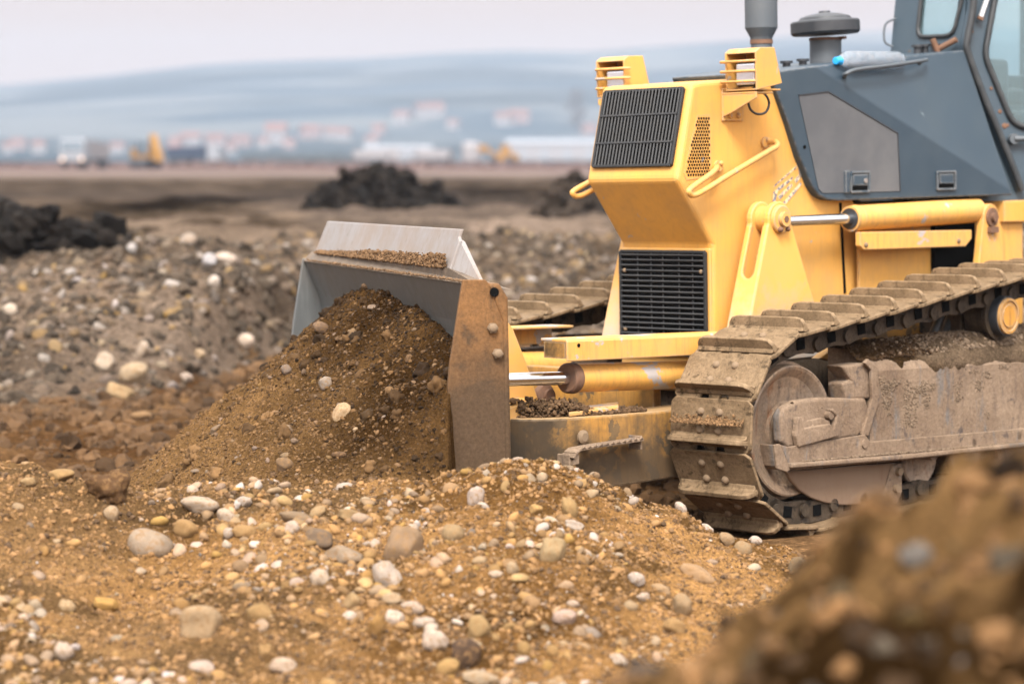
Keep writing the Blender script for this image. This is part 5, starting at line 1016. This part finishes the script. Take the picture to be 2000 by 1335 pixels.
    for px, py in ((1753, 920), (1748, 953)): c = f([(px, py)], yb-.012)[0]; MB().cyl(c, c+[0, s*.02, 0], .019, n=14).build('lug_bolt', M['bolt'], fr, .004)
    # bottom rollers, carrier roller
    for i, (px, py) in enumerate(((1795, 925), (1884, 915), (1972, 906), (2062, 897), (2150, 889))):
        c = f([(px, py)], .97)[0]; c[2] = .205; ro = MB().lathe(c, (0, s, 0), [(-.17, .09), (-.16, .118), (-.03, .118), (-.02, .135), (.0, .135), (.008, .128), (-.006, .085), (-.012, .001)], 36).build('track_roller', M['wheel'], DZ)
        e = c+[0, s*.055, .055]; MB().box(e, (.15, .05, .03)).cyl(c+[0, s*.0, .035], c+[0, s*.085, .035], .042, n=20).box(c+[.05, s*.06, .045], (.045, .06, .05)).build('roller_collar', M['mudplate'], ro, .006)
    c = S(1972, 617, 1.05)*np.array([1, s, 1])
    cr2 = MB().lathe(c, (0, s, 0), [(-.34, .075), (-.2, .075), (-.19, .105), (-.09, .105), (-.08, .118), (-.06, .118), (-.055, .09)], 40).build('carrier_roller', M['chain'], DZ)
    MB().lathe(c-[0, s*.062, 0], (0, s, 0), [(0, .096), (.05, .096)], 40).build('roller_seal', M['cap'], cr2)
    MB().lathe(c-[0, s*.012, 0], (0, s, 0), [(0, .088), (.012, .086), (.013, .074), (.006, .072), (.006, .056), (.012, .054), (.010, .001)], 40).build('roller_cap', M['yellow_muddy'], cr2)
    MB().box((c[0], s*.72, .82), (.14, .3, .16)).box((c[0], s*.80, .74), (.2, .08, .2)).build('roller_bracket', M['chain'], DZ, .01)
    # hull plate and hoses seen through the gap under the upper run
    MB().prism(f([(1600, 700), (1690, 630), (1830, 560), (1835, 650), (1800, 676), (1700, 715)], .56), (0, -s*.05, 0)).build('hull_plate', M['yellow_muddy'], DZ, .004)
    for i, a in enumerate((0, 1, 2)): MB().tube(bez(f([(1885-22*a, 600), (1868-20*a, 640), (1846-20*a, 680), (1815-12*a, 715)], .74+.02*a), 5), .022, 10).build('hose', M['rubber'], DZ)
undercarriage(1); undercarriage(-1)
MB().box((-1.5, 0, .55), (2.3, .9, .3)).build('belly_plate', M['chain'], DZ, .02)
# --- dried mud on the near frame: a rough layer over its top and shoulder, runs of clods down the plate
def mud_layer():
    yb = 1.03; zt_ = S(1800, 700, yb)[2]; xs_ = np.arange(-2.45, -.46, .009); ks = np.arange(0, 1.001, .022)
    K, Xg = np.meshgrid(ks, xs_); edge = .34+.12*fbm(Xg, Xg*0, 4, 4, 7)*2+.07*fbm(Xg, Xg*0, 20, 3, 8); u = K
    path = np.array([(yb, zt_-.16), (yb, zt_-.05), (yb-.02, zt_-.012), (yb-.10, zt_+.058), (yb-.24, zt_+.066)]); L = np.concatenate([[0], np.cumsum(np.hypot(*np.diff(path, axis=0).T))]); L /= L[-1]
    Y, Z = np.interp(u, L, path[:, 0]), np.interp(u, L, path[:, 1]); ny, nz_ = np.interp(u, [0, .38, .55, .8, 1], [1, .95, .6, .5, 0]), np.interp(u, [0, .38, .55, .8, 1], [0, .3, .8, .85, 1])
    t_ = np.clip((u-edge)*7, -1, 1); hgt = np.where(t_ > 0, t_*(.012+.016*fbm(Xg, u*.4, 9, 4, 3)+.014*np.abs(fbm(Xg, u*.4, 38, 4, 4, .65))), t_*.012)
    P = np.stack([Xg, Y+ny*hgt, Z+nz_*hgt], -1).reshape(-1, 3); n0, n1 = K.shape; i = (np.arange(n0-1)[:, None]*n1+np.arange(n1-1)[None]).ravel()
    F = np.stack([i, i+1, i+n1+1, i+n1], 1); dk = sstep(-1.15, -.85, P[:, 0]+.25*fbm(P[:, 0], P[:, 2]*3, 5, 3, 6)); c = lerpc((.15, .105, .068), (.045, .026, .012), dk)*(1+.5*fbm(P[:, 0], P[:, 1]*2+P[:, 2], 12, 4, 9))[:, None]
    o = tri_mesh('dried_mud', P, F, M['soil'], c); o.parent = DZ
mud_layer()
def mud_clumps():
    rng = np.random.default_rng(66); P, s = [], []; yb = 1.03
    def drip(px, py, n, w, L, r):
        px0 = px
        for i in range(n):
            u = i/n; q = S(px0+rng.normal()*w*(1-.5*u), py+L*u+rng.normal()*2, yb-.001); P.append(q); s.append(r*rng.uniform(.45, 1.2)); px0 += rng.normal()*.25
    for px, py, n, w, L in ((1722, 735, 150, 5, 62), (1745, 742, 140, 9, 22), (1770, 745, 200, 5, 88), (1785, 752, 120, 5, 70), (1806, 745, 170, 6, 52), (1818, 748, 60, 4, 14), (1797, 755, 100, 10, 12), (1735, 765, 80, 4, 44), (1778, 822, 50, 8, 10), (1872, 745, 90, 5, 40), (1910, 740, 70, 7, 22), (1926, 725, 50, 5, 14), (1928, 800, 24, 3, 16), (1925, 842, 60, 4, 26), (1900, 722, 40, 8, 8), (1960, 712, 40, 9, 6)): drip(px, py, n, w, L, .0062)
    for _ in range(6000):
        x = rng.uniform(-2.4, -.46); y = rng.uniform(.80, 1.0); z = S(1800, 700, yb)[2]+np.interp(y, [.80, .93, 1.01], [.085, .075, .008]); P.append(np.array([x, y, z])); s.append(.003+.011*rng.uniform()**3)
    for _ in range(1500):
        q = S(1545+rng.uniform(0, 75), 801-rng.uniform(0, 15), yb-rng.uniform(-.004, .04)); P.append(q); s.append(rng.uniform(.003, .009))
    for _ in range(700):
        x = rng.uniform(-1.9, .05); q = np.array([x, yb+.05-rng.uniform(0, .03), np.interp(x, [-1.7, .1], [.215, .295])]); P.append(q); s.append(rng.uniform(.003, .007))
    P, s = np.array(P), np.array(s); c = np.where(((P[:, 0] > -.5) & (P[:, 2] > .45))[:, None] | ((P[:, 0] > -1.0+.2*rng.normal(size=len(P))) & (P[:, 2] > .66))[:, None], np.array([[.04, .022, .010]]), np.array([[.14, .10, .068]]))*rng.uniform(.7, 1.25, (len(P), 1))
    o = scatter_mesh('mud_clods', M['pebble'], P, s, c, CLOD, .3, .6, 67); o.parent = DZ; tag(o, kind='stuff')
mud_clumps()

# --- push frame (C-shaped) in front of the machine
pz0, pz1 = .215, .515
pth = [(-.35, .60), (.35, .60), (.70, .605), (.95, .585), (1.12, .52), (1.22, .40), (1.27, .2), (1.28, 0)]
pth = pth+[(x, -y) for x, y in pth[-2::-1]]; bz = [np.array(p) for p in bez([np.array([a, b, 0.]) for a, b in pth], 6)]
ou, inn_ = [], []
for i, p in enumerate(bz):
    a, b = bz[max(i-1, 0)], bz[min(i+1, len(bz)-1)]; d = (b-a)/np.linalg.norm(b-a); n = np.array([d[1], -d[0], 0])
    if n@(p-np.array([-.2, 0, 0])) < 0: n = -n
    ou.append(p); inn_.append(p-n*.17)
pf = MB(); n = len(bz); sl = lambda p: .03*max(0, p[0]-.4)
vs = []
for o, i_ in zip(ou, inn_): vs += [o+[0, 0, pz0-.02*max(0, .4-o[0])], o+[0, 0, pz1+sl(o)], i_+[0, 0, pz1+sl(o)], i_+[0, 0, pz0]]
pf.add(vs, [(j*4+k, j*4+(k+1) % 4, (j+1)*4+(k+1) % 4, (j+1)*4+k) for j in range(n-1) for k in range(4)]+[(0, 1, 2, 3), tuple((n-1)*4+k for k in (3, 2, 1, 0))])
pfo = pf.build('push_frame', M['yellow_muddy'], DZ, .010)
sq = [S(px, py, .625) for px, py in ((1100, 893), (1103, 884), (1112, 876), (1150, 869), (1200, 862), (1226, 858), (1236, 856))]
stp = MB()
for a, b in zip(sq[:-1], sq[1:]): stp.bar(a+[0, .03, 0], b+[0, .03, 0], .07, .012)
stp.bar(sq[0]+[0, .04, -.01], sq[0]+[0, -.03, -.01], .012, .05); stp.bar(sq[-1]+[0, .05, -.015], sq[-1]+[0, -.03, -.015], .012, .06)
for i in range(11): q = sq[2]+(sq[-1]-sq[2])*(i+.5)/11+[0, .062, .004]; stp.prism([q+[-.012, 0, 0], q+[.012, 0, 0], q+[0, 0, .014]], (0, .008, 0))
stp.prism([S(px, py, .61) for px, py in ((1097, 884), (1108, 884), (1108, 903), (1097, 906))], (0, .07, 0))
stp.build('step', M['mudplate'], pfo, .003)
MB().lathe(S(1137, 853, .612), (0, 1, 0), [(0, .03), (.01, .03), (.018, .018)], 18).build('frame_plug', M['bolt'], pfo)
# raised plate on top of the push frame and the cross tower in the middle
MB().prism([np.array([p[0], p[1]-.02, pz1+.02]) for p in [S(1118, 830, .59), S(1215, 812, .59), S(1215, 812, .44), S(1118, 830, .44)]], (0, 0, .018)).build('top_plate', M['yellow_worn'], pfo, .004)
MB().prism([(.25, -.40, .40), (.25, .40, .40), (.25, .40, .66), (.25, -.40, .66)], (-.05, 0, 0)).build('cross_plate', M['yellow_muddy'], DZ, .006)
# angle cylinders with their guards
def angle_cyl(s):
    ms = np.array([1, s, 1]); y = .50; r_in = S(1112, 738, y); e = S(1335, 731, y); a = S(985, 741, y); d = (e-r_in)/np.linalg.norm(e-r_in); e = r_in+d*1.0
    c = MB().cyl(r_in*ms, e*ms, .062, n=36).build('angle_cylinder', M['yellow_worn'], DZ)
    MB().lathe((r_in-d*.02)*ms, d*ms, [(0, .034), (.0, .058), (.008, .065), (.040, .067), (.05, .063)], 36).build('cylinder_collar', M['rust'], c)
    MB().cyl((a-d*.16)*ms, (r_in+d*.01)*ms, .0285, n=28).build('piston_rod', M['chrome'], c)
    g0, g1 = S(1102, 662, y+.075), S(1400, 650, y+.075); gb0 = S(1106, 706, y+.085); gd = (g1-g0)/np.linalg.norm(g1-g0)
    prof = [g0, S(1116, 667, y+.085), gb0+gd*.03, gb0+gd*.7, S(1400, 655, y+.085)+gd*.05]
    h = g0[2]-gb0[2]
    q = [np.array([0, .0, 0]), np.array([0, -.075, .002]), np.array([0, -.075, -.010]), np.array([0, -.010, -.012]), np.array([0, .002, -h]), np.array([0, .012, -h])]
    q = [np.array([0, .010, 0]), np.array([0, .016, -.012]), np.array([0, .016, -h]), np.array([0, .008, -h]), np.array([0, .006, -.014]), np.array([0, -.14, -.012]), np.array([0, -.14, 0])]
    st = [ (g0+k)*ms for k in q]; MB().prism(st, (gd*1.12)*ms).build('cylinder_guard', M['yellow_worn'], c, .004)
    MB().prism([(g0+np.array([.0, .004, -.013]))*ms, (g0+np.array([0, .006, -h+.012]))*ms, (g0+np.array([0, -.12, -h+.012]))*ms, (g0+np.array([0, -.12, -.013]))*ms], gd*ms*.012).build('guard_end', M['yellow_muddy'], c)
    k = S(1128, 674, y+.085); MB().cyl((k+[0, .006, 0])*ms, (k+[0, .0085, 0])*ms, .0085, n=12).build('guard_hole', M['void'], c)
angle_cyl(1); angle_cyl(-1)

# --- blade: a along it, n forward of its back, z up
BL = 2.95
zt = Bpa(905, 548, 0)[2]
end = [Bpa(px, py, 0) for px, py in ((905, 546), (900, 575), (890, 640), (880, 705), (875, 752), (874, 800), (877, 850), (883, 920))]
tail = [Bpa(px, py, 0) for px, py in ((990, 925), (991, 640), (986, 598), (965, 562), (948, 546))]
ep = [(q[1], q[2]) for q in end]+[(end[-1][1]+.05, .12), (end[-1][1]+.055, .02), (end[-1][1]+.02, .02)]+[(tail[0][1], .12)]+[(q[1], q[2]) for q in tail]
nt = end[0][1]
def front_n(z): return np.interp(z, [.02, .15, .35, .55, .75, .95, zt-.01], [nt+.00, nt-.03, nt-.075, nt-.10, nt-.105, nt-.08, nt-.006])
def slab(prof, a0, a1): return [B(a0, n_, z_) for n_, z_ in prof], BA*(a1-a0)
zs = np.linspace(.02, zt-.012, 22); cap = [(max(front_n(z_), .012), z_) for z_ in zs]
mold = cap+[(nt-.10, zt-.010), (.0, zt-.06), (.0, .1)]
bl = MB().prism(*slab(mold, .022, BL-.022)).build('blade', M['steel'], DZ)
for p in bl.data.polygons: p.use_smooth = False
for a0, nm in ((0.0, 'end_plate'), (BL-.022, 'end_plate')):
    MB().prism(*slab(ep, a0, a0+.022)).build(nm, M['steel_dusty'] if a0 == 0 else M['steel'], bl, .004)
# thick backing behind the end plate with a lifting eye
MB().prism(*slab([(.075, zt-.015), (.03, zt-.012), (-.005, zt-.07), (-.008, .05), (.02, .05), (.02, zt-.16)], -.006, .10)).build('corner_block', M['steel_dusty'], bl, .012, 3)
c = B(-.008, *Bpa(964, 570, 0)[1:]); MB().cyl(c, c-BA*.003, .018, n=14).build('lifting_hole', M['void'], bl)
for px, py in ((961, 640), (971, 690)): q = Bpa(px, py, 0); c = B(0, q[1], q[2]); MB().cyl(c, c-BA*.018, .021, n=6).dome(c-BA*.016, -BA, .018, .012).build('end_bolt', M['bolt'], bl, .003)
# bevelled top flange, then the spill plate rising behind it
fz = zt-.010
aR, aL = .06, BL-.02
U0 = [Bpx(px, py, -.02) for px, py in ((610, 479), (848, 515), (900, 546))]
fl = MB(); zf = U0[0][2]; dz = .046
fl.add([B(.0, nt, fz), B(BL, nt, fz), B(BL-.03, nt-.042, fz+dz), B(.37, nt-.042, fz+dz), B(.03, nt-.04, fz+.006), B(.0, -.02, fz-.03), B(BL, -.02, fz-.03)],
       [(0, 1, 2, 3, 4), (1, 6, 2), (3, 2, 6, 5), (4, 3, 5), (0, 4, 5)])
fl.build('top_flange', M['flange'], bl)
s0 = [Bpx(px, py, nt-.16) for px, py in ((612, 478), (850, 516), (854, 446), (640, 429))]
zl = max(s0[2][2], s0[3][2])
sp_ = MB(); a1_, a2_, a3_, a4_ = BL-.05, .38, .41, BL-.10
zs0 = fz+dz-.010; zs1 = zs0+.160; nb = nt-.050
nz = lambda z_: nb-.06*(z_-zs0)/.165
sp_.prism([B(a1_, nb, zs0), B(a2_, nb, zs0), B(a3_-.03, nz(zs1-.045), zs1-.045), B(a3_, nz(zs1-.03), zs1-.03), B(a3_, nz(zs1), zs1), B(a4_, nz(zs1), zs1)], -BN*.014)
sp_.build('spill_plate', M['spill'], bl, .003)
MB().prism([B(a2_-.006, nb-.004, zs0-.02), B(a2_+.02, nb-.05, zs1-.04), B(a2_+.01, nb-.06, zs1-.05), B(.05, nb-.05, fz-.03)], -BN*.012).build('spill_gusset', M['spill'], bl, .003)
MB().prism(*slab([(nt+.0, .02), (nt+.03, .02), (nt-.02, .22), (nt-.05, .22)], .03, BL-.03)).build('cutting_edge', M['steel'], bl, .004)
# brackets behind the blade
bk = MB().prism([S(px, py, .34) for px, py in ((985, 620), (1002, 640), (1030, 712), (1058, 800), (1052, 830), (985, 842))], (0, -.04, 0)).prism([S(px, py, .44) for px, py in ((985, 800), (1000, 795), (1046, 778), (1058, 806), (1052, 838), (990, 845))], (0, -.12, 0)).build('blade_bracket', M['yellow_mid'], DZ, .005)
c = S(1058, 772, .30); MB().lathe(c, (0, 1, 0), [(0, .05), (.03, .05), (.04, .03), (.055, .03), (.055, .001)], 20).build('hinge_pin', M['rust'], DZ)
# --- loose earth lying on the machine
def crumbs(n, fn, r0, r1, seed, label, col=(.20, .12, .06)):
    rng = np.random.default_rng(seed); P = np.array([MO+MR@fn(rng) for _ in range(n)]); s = r0+(r1-r0)*rng.uniform(0, 1, n)**4
    tag(scatter_mesh('loose_soil', M['pebble'], P, s, np.array([col])*rng.uniform(.55, 1.4, (n, 1)), CLOD, .1, .6, seed), label, 'loose soil', kind='stuff')
def on_flange(r):
    a = r.uniform(.42, BL-.15); k = r.uniform()**2.2; hgt = .055*np.interp(a, [.42, .9, 1.7, 2.3, 2.8], [1, .9, .7, .3, .12]); return B(a, nb+.003+.018*k, zs0+.008+hgt*(1-k)*r.uniform(0, 1))
crumbs(3200, on_flange, .004, .012, 71, 'strip of brown soil caught along the foot of the spill plate on the blade', (.115, .066, .033))
def on_lip(r):
    a = r.uniform(.05, BL-.1); return B(a, nt-.004-.02*r.uniform()**2, fz+.003+.006*r.uniform())
crumbs(1000, on_lip, .003, .008, 72, 'thin line of soil crumbs along the upper front lip of the blade', (.13, .08, .045))
def on_frame(r):
    u = r.uniform(); k = r.uniform(); x = .50+.75*u; yo = np.interp(x, [.4, .7, .95, 1.12, 1.22], [.60, .60, .575, .51, .39]); big = np.interp(x, [.5, .80, .93, 1.15, 1.25], [.015, .02, .075, .085, .04])
    return np.array([x, yo-.015-.14*k, pz1+.03*max(0, x-.4)+big*r.uniform()*math.sin(math.pi*min(1, .15+k))])
crumbs(4200, on_frame, .004, .016, 73, 'lumps of dark soil lying on the curved push frame behind the blade', (.085, .05, .026))
def on_shoe(r):
    k = abs(r.normal())*.35; a = R_(12)+.09*min(k, 1.2); return np.array([math.cos(a)*(CR+.03+.03*max(0, .6-k)), min(max(.875+r.normal()*.12, .68), 1.07), CZ+math.sin(a)*(CR+.02)-.035])
crumbs(900, on_shoe, .003, .009, 74, 'dry soil caught on the track shoe in front of the idler', (.14, .08, .038))
# --- bottle lying on the engine cover
b0, b1 = S(1633, 119, .335), S(1757, 119, .305)
r = empty('water_bottle', MO+MR@b0); tag(r, 'crumpled clear plastic water bottle with a blue cap lying on the grey engine cover', 'bottle')
ax = MR@(b1-b0); L = np.linalg.norm(ax); ax /= L
rb = .047; MB().lathe((0, 0, 0), ax, [(.02, .016), (.035, .018), (.055, .030), (.085, rb), (.14, rb), (.15, rb*.92), (.16, rb), (.22, rb), (.235, rb*.88), (.25, rb), (L-.03, rb), (L-.01, rb*.9), (L, .03)], 32, caps=True, sharp=False).build('bottle_body', M['bottle'], r)
cp = MB().lathe((0, 0, 0), ax, [(-.006, .014), (-.004, .0185), (.026, .0195), (.028, .022), (.034, .022)], 28).build('bottle_cap', M['blue'], r)

# ------------------------------------------------------------------ air
m = bpy.data.materials.new('haze'); m.use_nodes = True; t = m.node_tree; t.nodes.clear(); o = t.nodes.new('ShaderNodeOutputMaterial'); v = t.nodes.new('ShaderNodeVolumePrincipled')
v.inputs['Color'].default_value = (.38, .44, .53, 1); v.inputs['Density'].default_value = .00036; v.inputs['Anisotropy'].default_value = 0; t.links.new(v.outputs[0], o.inputs['Volume'])
hz = MB().box((0, 1550, 82), (5200, 3700, 170)).build('haze', m); tag(hz, kind='stuff')
